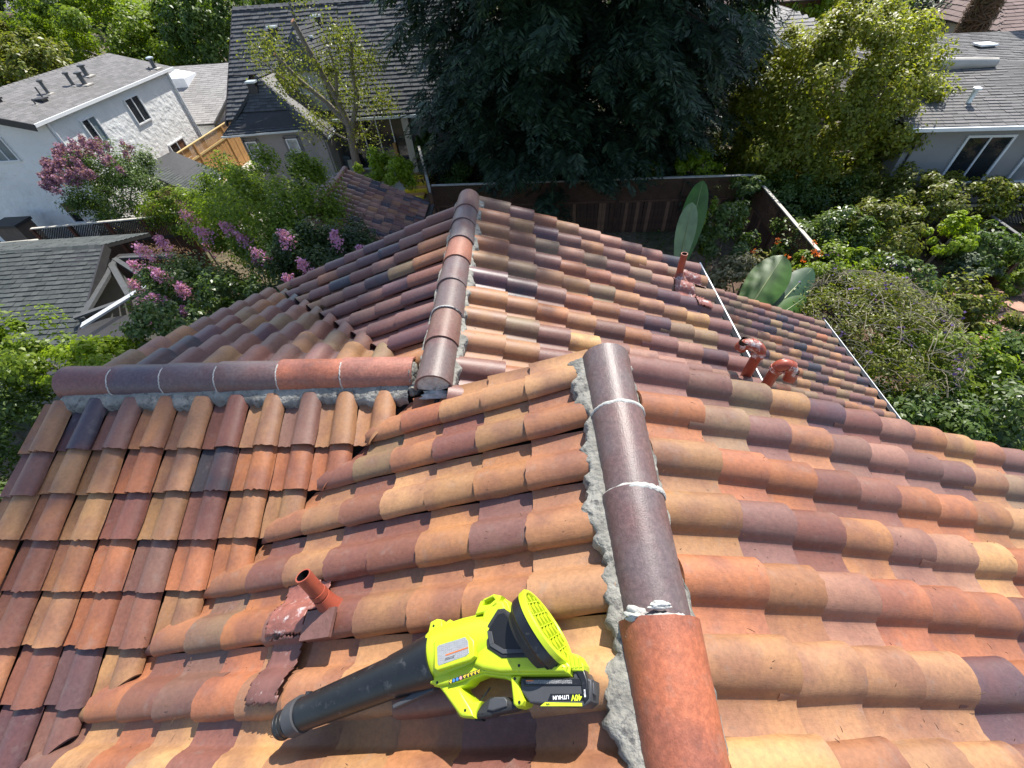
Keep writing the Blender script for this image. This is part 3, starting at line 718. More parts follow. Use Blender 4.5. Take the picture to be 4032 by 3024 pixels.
# rounded main barrel continuing the tube axis, then the flat-sided rear housing
ax0 = Vector((-.040,.098,.083)); ax1 = Vector((.215,.150,.083))
lathe('barrel', ax0, ax1, [(0,.060),(0,.078),(.05,.084),(.16,.088),(.55,.086),(.80,.080),(1,.070)], M['lime'], n=48, sq=.93, smooth=50)
plate('rear_housing', [(.155,.060),(.180,.215),(.225,.250),(.258,.238),(.285,.175),(.32,.10),(.40,.064),(.455,.056),(.470,.044),(.462,.030),(.31,.036),(.25,.037),(.19,.047)], .085, .058, M['lime'], .013, res=4)
plate('lower_rail', [(-.030,.045),(.19,.085),(.24,.070),(.463,.062),(.478,.046),(.470,.026),(.311,.030),(.255,.031),(.179,.042),(.10,.020),(.02,.010),(-.01,.018)], .083, .047, M['lime'], .010, res=3)
plate('front_tab', [(-.044,.160),(-.038,.200),(-.012,.208),(.008,.204),(.020,.165)], .112, .016, M['lime'], .005)
plate('front_tab', [(.020,.165),(.018,.200),(.032,.206),(.052,.190),(.055,.170)], .100, .012, M['lime'], .004)
plate('rear_tab', [(.150,.205),(.168,.246),(.218,.264),(.250,.256),(.235,.225),(.19,.21)], .125, .018, M['lime'], .005, holes=[[(.178,.232),(.186,.247),(.216,.254),(.224,.246),(.205,.233)]])
pan = plate('label_panel', [(.012,.130),(.030,.136),(.128,.152),(.140,.148),(.168,.122),(.172,.080),(.158,.070),(.040,.046),(.026,.052)], .155, .014, M['lime'], .006)
lab = plate('warning_label', [(.030,.112),(.036,.117),(.134,.134),(.146,.122),(.153,.088),(.141,.081),(.045,.060),(.039,.066)], .1692, .0009, M['label'], .0003, parent=pan, res=0)
plate('orange_bar', [(.066,.089),(.148,.106),(.149,.1025),(.067,.0855)], .1706, .0006, M['print_orange'], .0001, parent=lab, res=0)
plate('dark_block', [(.066,.073),(.100,.080),(.101,.087),(.068,.080)], .1706, .0006, M['label_dark'], .0001, parent=lab, res=0)
# black intake throat and cylinder
plate('throat_frame', [(.192,.155),(.238,.214),(.262,.215),(.330,.160),(.386,.082),(.379,.070),(.258,.074),(.205,.103)], .128, .020, M['black_matte'], .005)
plate('throat', [(.206,.151),(.240,.196),(.262,.200),(.318,.152),(.362,.085),(.264,.086),(.217,.110)], .1475, .002, M['black_hole'], .0008)
plate('throat_rib', [(.206,.151),(.217,.110),(.232,.112),(.222,.148)], .150, .003, M['grey_plastic'], .001)
plate('throat_rib', [(.217,.108),(.264,.084),(.352,.083),(.344,.092),(.268,.096),(.228,.116)], .150, .003, M['grey_plastic'], .001)
nn = Vector((0.858,0.508,0.045)).normalized(); DC = Vector((0.399,0.160,.118))
lathe('intake_cylinder', DC-nn*.056, DC-nn*.004, [(0,.100),(.04,.113),(.20,.116),(.24,.119),(.97,.121),(1,.118)], M['black_plastic'], n=64)
lathe('intake_shroud', DC-nn*.082, DC-nn*.05, [(0,.080),(.1,.094),(1,.108)], M['black_matte'], n=64)
# disc guard: rim + ribs in a triangular grid
def discmesh():
    e1 = Vector((.393,-.556,-.730)); e1 = (e1-nn*e1.dot(nn)).normalized(); e2 = nn.cross(e1)
    P = lambda a, b, h: DC+e1*a+e2*b+nn*h
    rim = MB(); n = 72; prof = [(.107,-.012),(.107,.004),(.110,.008),(.120,.008),(.124,.004),(.124,-.012)]
    vs = [P(math.cos(2*math.pi*q/n)*rr, math.sin(2*math.pi*q/n)*rr, h) for rr, h in prof for q in range(n)]
    k = len(prof); rim.add(vs, [(i*n+q, (i+1)*n+q, (i+1)*n+(q+1)%n, i*n+(q+1)%n) for i in range(k-1) for q in range(n)])
    me = rim.mesh('rim'); bm = bmesh.new(); bm.from_mesh(me); bmesh.ops.recalc_face_normals(bm, faces=bm.faces); bm.to_mesh(me); bm.free(); shade(me, 35); me.materials.append(M['lime'])
    ro = bpy.data.objects.new('guard_rim', me); COL.objects.link(ro); bl(ro)
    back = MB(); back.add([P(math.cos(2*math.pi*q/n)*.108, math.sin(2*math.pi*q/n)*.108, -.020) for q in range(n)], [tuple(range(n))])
    me = back.mesh('back'); me.materials.append(M['lime_shade']); bo = bpy.data.objects.new('guard_plate', me); COL.objects.link(bo); bl(bo)
    ribs = MB(); R_ = .108
    for ang in (0, 60, 120):
        ca, sa = math.cos(math.radians(ang)), math.sin(math.radians(ang))
        for off in (-.078, -.039, 0, .039, .078):
            hl = math.sqrt(max(0, R_*R_-off*off)); segs = [(-hl, hl)]
            for s0, s1 in segs:
                a = P(-sa*off+ca*s0, ca*off+sa*s0, -.006); b = P(-sa*off+ca*s1, ca*off+sa*s1, -.006); ribs.bar(a, b, .0032, .020, up=nn)
    me = ribs.mesh('ribs'); me.materials.append(M['lime']); o = bpy.data.objects.new('guard_ribs', me); COL.objects.link(o); bl(o)
    hol = MB()  # flat black triangles paint the darkness of open slots
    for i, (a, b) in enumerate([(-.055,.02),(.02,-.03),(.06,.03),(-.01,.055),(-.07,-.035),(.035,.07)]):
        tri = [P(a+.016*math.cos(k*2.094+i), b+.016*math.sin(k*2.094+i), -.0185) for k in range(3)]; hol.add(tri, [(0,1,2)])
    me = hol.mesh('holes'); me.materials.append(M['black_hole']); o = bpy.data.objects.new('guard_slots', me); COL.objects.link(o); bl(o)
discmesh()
# rear ribbed corner
rc_ = plate('rear_bracket', [(.463,.084),(.500,.073),(.515,.048),(.512,.032),(.478,.034),(.462,.060)], .092, .034, M['lime'], .005)
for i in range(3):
    plate('bracket_slot', [(.473+.014*i,.074-.004*i),(.481+.014*i,.071-.004*i),(.487+.012*i,.042),(.478+.012*i,.040)], .127, .0012, M['lime_shade'], .0004, parent=rc_, res=0)  # thin strips on the face, slot shade painted in darker lime
# battery
bat = plate('battery', [(.309,.024),(.477,.020),(.479,.038),(.494,.040),(.512,.033),(.520,.017),(.533,.013),(.531,-.007),(.524,-.037),(.503,-.049),(.339,-.038),(.309,-.008)], .072, .044, M['grey_plastic'], .006)
plate('battery_top_band', [(.311,.022),(.500,.018),(.506,-.001),(.322,.003)], .112, .007, M['black_plastic'], .003, parent=bat)
plate('battery_latch', [(.484,.040),(.498,.045),(.514,.036),(.522,.010),(.520,-.030),(.506,-.042),(.502,-.020),(.500,.010)], .098, .024, M['black_plastic'], .005, parent=bat)
plate('battery_button', [(.524,.010),(.536,.008),(.534,-.022),(.524,-.020)], .090, .016, M['grey_plastic'], .004, parent=bat)
plate('battery_info_strip', [(.328,.0175),(.474,.0135),(.474,.0045),(.330,.0085)], .1196, .0006, M['label_dark'], .0002, parent=bat, res=0)
plate('battery_info_orange', [(.330,.0175),(.354,.0168),(.354,.0138),(.330,.0145)], .1204, .0005, M['print_orange'], .0001, parent=bat, res=0)
plate('badge', [(.405,-.0175),(.503,-.0195),(.503,-.0355),(.396,-.0335)], .1163, .0010, M['black_plastic'], .0004, parent=bat, res=0)
plate('badge_stripe', [(.372,-.0455),(.498,-.0475),(.498,-.0405),(.408,-.0375),(.388,-.0365)], .1163, .0010, M['print_lime'], .0003, parent=bat, res=0)
def text(name, s, x, y, h, size, mat, rot=math.pi, parent=None, extr=.0003, bold=0):
    cu = bpy.data.curves.new(name, 'FONT'); cu.body = s; cu.size = size; cu.extrude = extr; cu.offset = bold; cu.resolution_u = 3
    tmp = bpy.data.objects.new('tmp', cu); COL.objects.link(tmp); dg = bpy.context.evaluated_depsgraph_get()
    me = bpy.data.meshes.new_from_object(tmp.evaluated_get(dg)); bpy.data.objects.remove(tmp)
    me.transform(Matrix.Translation((x,y,h)) @ Matrix.Rotation(rot, 4, 'Z')); me.materials.clear(); me.materials.append(mat)
    o = bpy.data.objects.new(name, me); COL.objects.link(o); o.parent = parent or blower; o.matrix_parent_inverse = Matrix.Identity(4); return o
text('lettering', '40V', .499, -.0215, .1176, .0195, M['print_lime'], parent=bat, bold=.0006, rot=math.pi*1.005)
text('lettering', 'LITHIUM', .4615, -.0218, .1176, .0130, M['print_white'], parent=bat, bold=.0003, rot=math.pi*1.005)
text('lettering', '4Ah', .402, -.0395, .1176, .0072, M['black_hole'], parent=bat, bold=.0002)
text('lettering', 'RYOBI', .5085, -.0105, .1224, .0062, M['print_white'], rot=-math.pi/2, parent=bat, bold=.0002)
# grip, lever, trigger
plate('grip', [(.152,-.072),(.150,-.058),(.172,-.036),(.200,-.019),(.250,-.018),(.270,-.028),(.290,-.026),(.296,-.048),(.275,-.054),(.216,-.061),(.205,-.067)], .075, .030, M['black_matte'], .011)
plate('grip_pad', [(.196,-.052),(.204,-.026),(.222,-.020),(.254,-.021),(.264,-.030),(.262,-.044),(.215,-.054)], .107, .005, M['grey_plastic'], .004)
plate('handle_web', [(.100,.006),(.112,-.012),(.150,-.052),(.158,-.070),(.114,-.068),(.104,-.064),(.035,-.003),(.06,.012)], .078, .041, M['lime'], .010)
plate('battery_post', [(.277,.030),(.312,.030),(.303,.012),(.323,-.033),(.316,-.043),(.299,-.048),(.288,-.040)], .080, .044, M['lime'], .008)
lv = MB(); lv.tube([(.152,-.030,.08),(.166,-.018,.082),(.184,.001,.080),(.188,.008,.078)], [.0035,.003,.003,.002], 8); me = lv.mesh('lever', 60); me.materials.append(M['black_plastic']); o = bpy.data.objects.new('trigger', me); COL.objects.link(o); bl(o)
plate('base_foot', [(.140,-.0665),(.165,-.0665),(.167,-.076),(.140,-.076)], .070, .012, M['black_matte'], .002)
for (x, y, h) in [(-.022,.186,.1275),(.316,.052,.1425),(.436,.048,.1425),(.190,.050,.1285),(.294,.022,.1235),(.020,.020,.1295),(.125,-.052,.118),(.309,-.036,.1235),(.178,-.058,.1035)]:
    q = MB(); q.tube([(x,y,h-.002),(x,y,h+.0012)], .0042, 14); me = q.mesh('screw', 30); me.materials.append(M['black_hole']); o = bpy.data.objects.new('screw', me); COL.objects.link(o); bl(o)
# warning pictograms
st = plate('pictogram_strip', [(.064,.0245),(.172,.0500),(.1745,.0395),(.066,.0140)], .1303, .0012, M['black_matte'], .0003, res=0)
d1 = Vector((.1085,.0255,0)); 
for i in range(9):
    c = Vector((.0705,.0205,.1316)) + d1*(i/9.0)*1.03
    if i in (1,2,3): cu = [(c.x+.0048*math.cos(a*.524), c.y+.0048*math.sin(a*.524)) for a in range(12)]; m_ = M['print_blue'] if i < 3 else M['print_pink']
    else: cu = [(c.x+.0052, c.y+.0056), (c.x-.0052, c.y+.0012), (c.x+.0034, c.y-.0050)]; m_ = M['print_yellow']
    pc = plate('pictogram', cu, c.z, .0006, m_, .0001, parent=st, res=0)
    if m_ == M['print_yellow']: plate('pictogram_mark', [(c.x+.0024,c.y+.0018),(c.x-.0012,c.y+.0008),(c.x+.0016,c.y-.0014)], c.z+.0009, .0003, M['black_hole'], .0001, parent=st, res=0)
st2 = plate('pictogram_strip', [(.361,.0575),(.419,.0550),(.419,.0465),(.361,.0490)], .1303, .0012, M['black_matte'], .0003, res=0)
for i in range(4):
    c = (.3685+.0142*i, .0525-.0006*i); plate('pictogram', [(c[0]-.0052,c[1]+.003),(c[0]+.0052,c[1]+.003),(c[0],c[1]-.0045)], .1316, .0006, M['print_white'], .0001, parent=st2, res=0)
# ---------------------------------------------------------------- ground
G = -7.0
def ground():
    m, t, b, _ = newmat('ground_soil')
    tc = N(t, 'ShaderNodeTexCoord'); n1 = N(t, 'ShaderNodeTexNoise'); n1.inputs['Scale'].default_value = .35; n1.inputs['Detail'].default_value = 8
    t.links.new(tc.outputs['Object'], n1.inputs[0]); r1 = ramp(t, [(.35,(.06,.075,.025)),(.5,(.13,.10,.06)),(.62,(.21,.155,.10)),(.75,(.07,.08,.03))]); t.links.new(n1.outputs[0], r1.inputs[0])
    n2 = N(t, 'ShaderNodeTexNoise'); n2.inputs['Scale'].default_value = 7; n2.inputs['Detail'].default_value = 8; t.links.new(tc.outputs['Object'], n2.inputs[0])
    r2 = ramp(t, [(.3,(.5,.5,.5)),(.7,(1.3,1.3,1.3))]); t.links.new(n2.outputs[0], r2.inputs[0])
    t.links.new(mix(t, 1, r1.outputs[0], r2.outputs[0], 'MULTIPLY'), b.inputs['Base Color']); b.inputs['Roughness'].default_value = .95; bump(t, b, n2.outputs[0], .5, .05)
    mb = MB(); mb.add([(-450,-120,G),(450,-120,G),(450,700,G),(-450,700,G)], [(0,1,2,3)]); tag(mb.build('ground', m), kind='structure')
ground()
def sheet(name, poly, mat, lift, kind='structure'):
    mb = MB(); mb.add([(x,y,G+lift) for x,y in poly], [tuple(range(len(poly)))]); return tag(mb.build(name, mat), kind=kind)
sheet('street', [(-60,52),(-30,66),(30,66),(30,74),(-34,74),(-72,60)], M['asphalt'], .008)
sheet('sidewalk', [(-60,49.5),(-29,63.5),(30,63.5),(30,65.8),(-30,65.8),(-60,51.8)], M['concrete'], .012)
sheet('dry_lawn', [(-45,40),(-22,38),(-20,62),(-30,62),(-46,54)], M['dry_grass'], .004)
sheet('side_path', [(-16.6,16.2),(-12.65,16.2),(-12.65,30),(-16.6,30)], M['concrete'], .008)
sheet('patio', [(-12.6,18.0),(-5.0,18.0),(-5.0,26.0),(-12.6,26.0)], M['concrete'], .010)
sheet('far_lawn', [(8.3,16.6),(12,16.6),(12.5,20),(8,20)], M['lawn'], .010)
sheet('driveway', [(18,60),(34,56),(38,66),(20,70)], M['concrete'], .020)
sheet('garden_bed', [(4,2),(22,2),(22,13),(4,13)], M['mulch'], .004)
fl = empty('flagstone_path', (14,9,G)); fl['kind'] = 'structure'; r = random.Random(5)
for i in range(6):
    for j in range(5):
        x = 11.9+i*.62+r.uniform(-.05,.05); y = 8.3+j*.62+r.uniform(-.05,.05); mb = MB(); s_ = .27
        pts = [(x+s_*math.cos(a)*r.uniform(.9,1.2), y+s_*math.sin(a)*r.uniform(.9,1.2)) for a in (.6,1.4,2.4,3.3,4.1,5.0,5.8)]
        n = len(pts); vs = [(px,py,G) for px,py in pts]+[(px,py,G+.045) for px,py in pts]
        mb.add(vs, [tuple(range(n,2*n))]+[(q,(q+1)%n,n+(q+1)%n,n+q) for q in range(n)]); mb.build('flagstone', M['paver'], fl)

# ---------------------------------------------------------------- shingles
def shingle_field(name, o, u, v, poly, course, tab, mat, parent, seed, th=.02, jit=.25):
    """courses of real tabs over a plane: o origin, u along the eave, v up the slope, poly in (u,v)"""
    r = np.random.RandomState(seed); o = Vector(o); u = Vector(u).normalized(); v = Vector(v).normalized(); nrm = u.cross(v).normalized()
    if nrm.z < 0: nrm = -nrm
    P = [(a, b) for a, b in poly]; vmin = min(b for a, b in P); vmax = max(b for a, b in P)
    def span(y):
        xs = []
        for (x0,y0),(x1,y1) in zip(P, P[1:]+P[:1]):
            if (y0-y)*(y1-y) < 0 or y0 == y: xs.append(x0+(x1-x0)*(y-y0)/(y1-y0) if y1 != y0 else x0)
        return (min(xs), max(xs)) if len(xs) >= 2 else None
    mb = MB(); k = int((vmax-vmin)/course)+1
    for i in range(k):
        y0 = vmin+i*course; y1 = min(y0+course*1.05, vmax); sp = span(min(y0+course*.5, vmax-1e-4)); 
        if not sp: continue
        a, b = sp; x = a - r.rand()*tab
        while x < b:
            w_ = tab*(1+jit*(r.rand()-.5)); xa = max(a, x+.004); xb = min(b, x+w_-.004); x += w_
            if xb-xa < .02: continue
            dy = (r.rand()-.5)*course*.10; h = th*(.75+.6*r.rand()); c = r.rand()
            pts = [o+u*xa+v*(y0+dy)+nrm*h, o+u*xb+v*(y0+dy)+nrm*h, o+u*xb+v*y1+nrm*.004, o+u*xa+v*y1+nrm*.004, o+u*xa+v*(y0+dy)-nrm*.01, o+u*xb+v*(y0+dy)-nrm*.01]
            if (pts[1]-pts[0]).cross(pts[2]-pts[1]).dot(nrm) < 0: fs = [(3,2,1,0),(0,1,5,4)]
            else: fs = [(0,1,2,3),(4,5,1,0)]
            mb.add(pts, fs, (c,c,c,1))
    return mb.build(name, mat, parent, kind='stuff')
def roofplane(parent, mat, e0, e1, r1, r0, course, tab, seed, under='trim_dark', th=.02, thick=.09, name='shingles'):
    """quad/triangle roof plane: eave e0-e1, ridge r0-r1 (r0 above e0)"""
    e0, e1, r0, r1 = map(Vector, (e0, e1, r0, r1)); u = (e1-e0).normalized(); w_ = (r0-e0) - u*(r0-e0).dot(u)
    if w_.length < 1e-3: w_ = (r1-e0) - u*(r1-e0).dot(u)
    v = w_.normalized(); P = [((p-e0).dot(u), (p-e0).dot(v)) for p in (e0, e1, r1, r0)]
    shingle_field(name, e0, u, v, P, course, tab, mat, parent, seed, th)
    nrm = u.cross(v); nrm = nrm if nrm.z > 0 else -nrm; mb = MB(); vs = [p-nrm*.008 for p in (e0,e1,r1,r0)]+[p-nrm*thick for p in (e0,e1,r1,r0)]
    mb.add(vs, [(0,1,2,3),(7,6,5,4)]+[(i,(i+1)%4,4+(i+1)%4,4+i) for i in range(4)])
    mb.build('roof', M[under], parent)
def ridgecaps(parent, mat, a, b, step, wd, seed, name='ridge_shingles'):
    a = Vector(a); b = Vector(b); d_ = (b-a); n = max(1, int(d_.length/step)); t = d_.normalized(); s = t.cross(Vector((0,0,1))).normalized(); r = random.Random(seed); mb = MB()
    for i in range(n):
        p = a+t*(i*step); q = p+t*step*1.15; c = r.random(); h = .035
        mb.add([p+s*wd-Vector((0,0,wd*.35)), p+Vector((0,0,h)), p-s*wd-Vector((0,0,wd*.35)), q+s*wd-Vector((0,0,wd*.35+.02)), q+Vector((0,0,h-.02)), q-s*wd-Vector((0,0,wd*.35+.02)), p+s*wd-Vector((0,0,wd*.35+.03)), p-Vector((0,0,.02)), p-s*wd-Vector((0,0,wd*.35+.03))],
               [(0,1,4,3),(1,2,5,4),(1,0,6,7),(2,1,7,8)], (c,c,c,1))
    mb.build(name, mat, parent, kind='stuff')
def walls(parent, foot, zt, mat, zb=None, name='wall'):
    mb = MB(); prism(mb, foot, zt if callable(zt) else (lambda x,y: zt), G if zb is None else zb); return mb.build(name, mat, parent)
def window(parent, o, u, w_, h, n, frame, glass, fw=.05, mull=1, cross=0, proud=.03, glass2=None, trim=None):
    """o = lower-left corner, u = along wall, n = outward normal"""
    o = Vector(o); u = Vector(u).normalized(); n = Vector(n).normalized(); up = Vector((0,0,1)); f = MB(); c = o+n*proud
    f.bar(c-up*fw/2-u*fw, c+u*(w_+fw)-up*fw/2, .05, fw, up=up); f.bar(c+up*(h+fw/2)-u*fw, c+u*(w_+fw)+up*(h+fw/2), .05, fw, up=up)
    f.bar(c-u*fw/2, c-u*fw/2+up*h, .05, fw, up=u); f.bar(c+u*(w_+fw/2), c+u*(w_+fw/2)+up*h, .05, fw, up=u)
    for k in range(mull): x = w_*(k+1)/(mull+1); f.bar(c+u*x, c+u*x+up*h, .035, fw*.7, up=u)
    for k in range(cross): z = h*(k+1)/(cross+1); f.bar(c+up*z, c+u*w_+up*z, .035, fw*.7, up=up)
    wo_ = f.build('window', M[frame], parent)
    g_ = [glass, glass2 or glass]; k = max(mull, cross)+1
    for i in range(k):
        p = MB(); a = o+n*(proud-.02)
        if mull >= cross: x0 = w_*i/k; x1 = w_*(i+1)/k; pts = [a+u*x0, a+u*x1, a+u*x1+up*h, a+u*x0+up*h]
        else: z0 = h*i/k; z1 = h*(i+1)/k; pts = [a+up*z0, a+u*w_+up*z0, a+u*w_+up*z1, a+up*z1]
        p.add(pts, [(0,1,2,3)]); po = p.build('pane', M[g_[i % 2]]); po.parent = wo_; po.matrix_parent_inverse = (parent.matrix_basis @ Matrix.Identity(4)).inverted() @ Matrix.Identity(4)
        po.matrix_parent_inverse = parent.matrix_basis.inverted() if False else Matrix.Identity(4)
    if trim:
        t_ = MB(); e = fw+.05; c2 = o+n*.012
        for a, b in ((c2-u*e-up*e, c2+u*(w_+e)-up*e), (c2-u*e+up*(h+e), c2+u*(w_+e)+up*(h+e))): t_.bar(a, b, .03, .10, up=up)
        for a, b in ((c2-u*e-up*e, c2-u*e+up*(h+e)), (c2+u*(w_+e)-up*e, c2+u*(w_+e)+up*(h+e))): t_.bar(a, b, .03, .10, up=u)
        t_.build('window_trim', M[trim], parent)
    return wo_
def pipevent(parent, p, h, r_, mat, hat=None, n=12, tilt=(0,0,0)):
    p = Vector(p); mb = MB(); top = p+Vector((0,0,h))+Vector(tilt); mb.tube([p-Vector((0,0,.1)), p+Vector((0,0,.02)), top], [r_*1.5, r_, r_], n)
    o = mb.build('roof_vent', M[mat], parent, smooth=40)
    mb = MB(); mb.box((p.x-r_*2.4,p.y-r_*2.4,p.z-.03),(p.x+r_*2.4,p.y+r_*2.4,p.z+.012)); f_ = mb.build('vent_flashing', M['concrete'], parent)
    if hat:
        mb = MB(); mb.tube([top-Vector((0,0,.03)), top+Vector((0,0,.02)), top+Vector((0,0,.05))], [r_*1.7, r_*1.7, r_*.6], n); h_ = mb.build('vent_cap', M[hat], parent, smooth=30)
def boxvent(parent, p, s, mat_top='galv', mat='trim_dark', h=.22, up=(0,0,1)):
    p = Vector(p); mb = MB(); mb.box((p.x-s/2,p.y-s*.35,p.z-.25),(p.x+s/2,p.y+s*.35,p.z+h)); mb.build('box_vent', M[mat], parent)
    mb = MB(); mb.box((p.x-s*.6,p.y-s*.45,p.z+h),(p.x+s*.6,p.y+s*.5,p.z+h+.05)); mb.build('vent_lid', M[mat_top], parent)

# ---- white stucco house, upper left
W = empty('white_stucco_house', (-19, 20, G), 'two storey white stucco house with grey shingle roof, purple myrtle at its corner', 'house')
ez = -2.25; ex_ = -17.05; y0_, y1_ = 16.0, 24.6; rx_ = -19.7; rz_ = ez+.25*(ex_-rx_)  # neighbour buildings and fences: corners from image pixels back-projected at assumed heights
roofplane(W, M['sh_grey'], (ex_,y0_,ez), (ex_,y1_,ez), (rx_,y1_,rz_), (rx_,y0_,rz_), .15, .32, 1, th=.006)
roofplane(W, M['sh_grey'], (2*rx_-ex_-1.0,y1_,ez-.25), (2*rx_-ex_-1.0,y0_,ez-.25), (rx_,y0_,rz_), (rx_,y1_,rz_), .15, .32, 2, th=.006)
ridgecaps(W, M['sh_grey'], (rx_,y0_,rz_), (rx_,y1_,rz_), .25, .12, 3)
walls(W, [(-17.15,16.5),(-17.15,24.2),(rx_,24.2),(rx_,16.5)], lambda x,y: rz_-.12-(x-rx_)*.25, M['stucco_white'])
walls(W, [(rx_,16.5),(rx_,24.2),(-23.2,24.2),(-23.2,16.5)], lambda x,y: rz_-.14-(rx_-x)*.25, M['stucco_white'])
gm = MB(); gm.bar((ex_+.04,y0_,ez-.05),(ex_+.04,y1_,ez-.05),.08,.10); gm.build('gutter', M['trim_white'], W)
gm = MB(); gm.bar((ex_+.05,y0_-.02,ez-.10),(rx_,y0_-.02,rz_-.10),.04,.22); gm.build('bargeboard', M['trim_dark'], W); gm = MB(); gm.bar((rx_,y0_-.02,rz_-.10),(-22.8,y0_-.02,ez-.25),.04,.22); gm.build('bargeboard', M['trim_dark'], W)
for y_ in (16.6, 24.1):
    gm = MB(); gm.tube([(-17.10,y_,ez-.1),(-17.10,y_,G)], .045, 8); gm.build('downspout', M['trim_white'], W, smooth=40)
sxw = (1.45+2.25)/(1.45+1.5)
window(W, (-17.15,17.95,-3.55), (0,1,0), .68, .84, (1,0,0), 'trim_white', 'glass', mull=1, glass2='glass_pale')
window(W, (-17.15,20.60,-3.55), (0,1,0), .86, .88, (1,0,0), 'trim_white', 'glass', mull=1)
window(W, (-17.15,21.55,-5.55), (0,1,0), 1.1, .80, (1,0,0), 'trim_white', 'glass', mull=1, glass2='glass_brown')
window(W, (-19.05,16.5,-5.9), (1,0,0), .42, .80, (0,-1,0), 'trim_white', 'glass', mull=0, cross=1, glass2='glass_brown')
window(W, (-19.9,16.5,-3.45), (1,0,0), .75, .72, (0,-1,0), 'trim_white', 'glass_pale', mull=1)
for (x,y,h,r_,hat) in [(-18.0,17.6,.18,.025,None),(-18.25,18.3,.34,.03,None),(-18.35,18.75,.42,.06,'metal_dark'),(-18.3,20.0,.42,.065,'metal_dark'),(-18.1,20.35,.40,.09,'metal_dark'),(-18.6,21.3,.36,.09,'metal_dark'),(-17.4,23.9,.40,.09,'galv'),(-17.35,23.45,.16,.03,None)]:
    pipevent(W, (x,y,rz_-(x-rx_)*.25), h, r_, 'metal_dark', hat)
boxvent(W, (-18.1,18.0,rz_-.40-.10), .34, 'trim_dark', 'trim_dark', .14); boxvent(W, (-19.0,17.2,rz_-.17-.10), .34, 'trim_dark', 'trim_dark', .14)

# ---- low grey roofed neighbour behind, with skylight and garage door
B = empty('low_grey_roof_house', (-17, 28, G), 'low white stucco house with light grey roof and bright skylight behind new fence', 'house')
bz = -4.0
roofplane(B, M['sh_light'], (-17.3,22.9,bz-.55), (-17.3,33.0,bz-.55), (-19.2,33.0,bz+.35), (-19.2,22.9,bz+.35), .16, .34, 5, th=.010, name='shingles') if False else None
roofplane(B, M['sh_light'], (-18.4,24.6,-4.35), (-21.2,32.8,-3.25), (-21.2,34.2,-3.25), (-23.2,30.4,-3.35), .2, .34, 5, th=.010) if False else None
# gable ridge runs along x at the back; slope faces left-front
roofplane(B, M['sh_light'], (-21.4,24.8,-4.75), (-16.6,24.8,-4.75), (-16.6,30.6,-3.15), (-21.4,30.6,-3.15), .20, .40, 5, th=.012)
roofplane(B, M['sh_light'], (-16.6,36.2,-4.75), (-21.4,36.2,-4.75), (-21.4,30.6,-3.15), (-16.6,30.6,-3.15), .20, .40, 6, th=.012)
walls(B, [(-16.9,25.2),(-16.9,30.6),(-21.2,30.6),(-21.2,25.2)], lambda x,y: -4.85+(y-24.8)*.2759, M['stucco_white'])
walls(B, [(-16.9,30.6),(-16.9,35.8),(-21.2,35.8),(-21.2,30.6)], lambda x,y: -4.85+(36.2-y)*.2759, M['stucco_white'])
gm = MB(); gm.bar((-16.58,24.8,-4.85),(-16.58,30.6,-3.25),.06,.16); gm.build('bargeboard', M['trim_dark'], B); gm = MB(); gm.bar((-16.58,30.6,-3.25),(-16.58,36.2,-4.85),.06,.16); gm.build('bargeboard', M['trim_dark'], B)
sk = MB(); sk.box((-20.6,28.3,-3.95),(-19.3,29.6,-3.35)); sk.build('skylight_curb', M['trim_white'], B)
sk = MB(); sk.add([(-20.6,28.3,-3.35),(-19.3,28.3,-3.35),(-19.3,29.6,-3.35),(-20.6,29.6,-3.35),(-19.95,28.95,-3.02)], [(0,1,4),(1,2,4),(2,3,4),(3,0,4)]); sk.build('skylight', M['trim_white'], B)
window(B, (-16.9,27.7,-6.0), (0,1,0), 1.2, .8, (1,0,0), 'trim_white', 'glass', mull=1); window(B, (-16.9,30.6,-5.6), (0,1,0), .9, .7, (1,0,0), 'trim_white', 'glass', mull=1)
gd = MB(); gd.box((-16.93,25.5,G),(-16.86,27.0,-5.1)); gd.build('side_door', M['trim_white'], B); gd = MB(); gd.bar((-16.84,25.45,-5.05),(-16.84,27.05,-5.05),.06,.08); gd.bar((-16.84,25.45,G),(-16.84,25.45,-5.05),.06,.08,up=(0,1,0)); gd.bar((-16.84,27.05,G),(-16.84,27.05,-5.05),.06,.08,up=(0,1,0)); gd.build('door_frame', M['glass_brown'], B)
for y in (25.75, 26.4):
    gd = MB(); gd.box((-16.86,y,-5.65),(-16.83,y+.38,-5.3)); gd.build('door_light', M['glass_pale'], B)

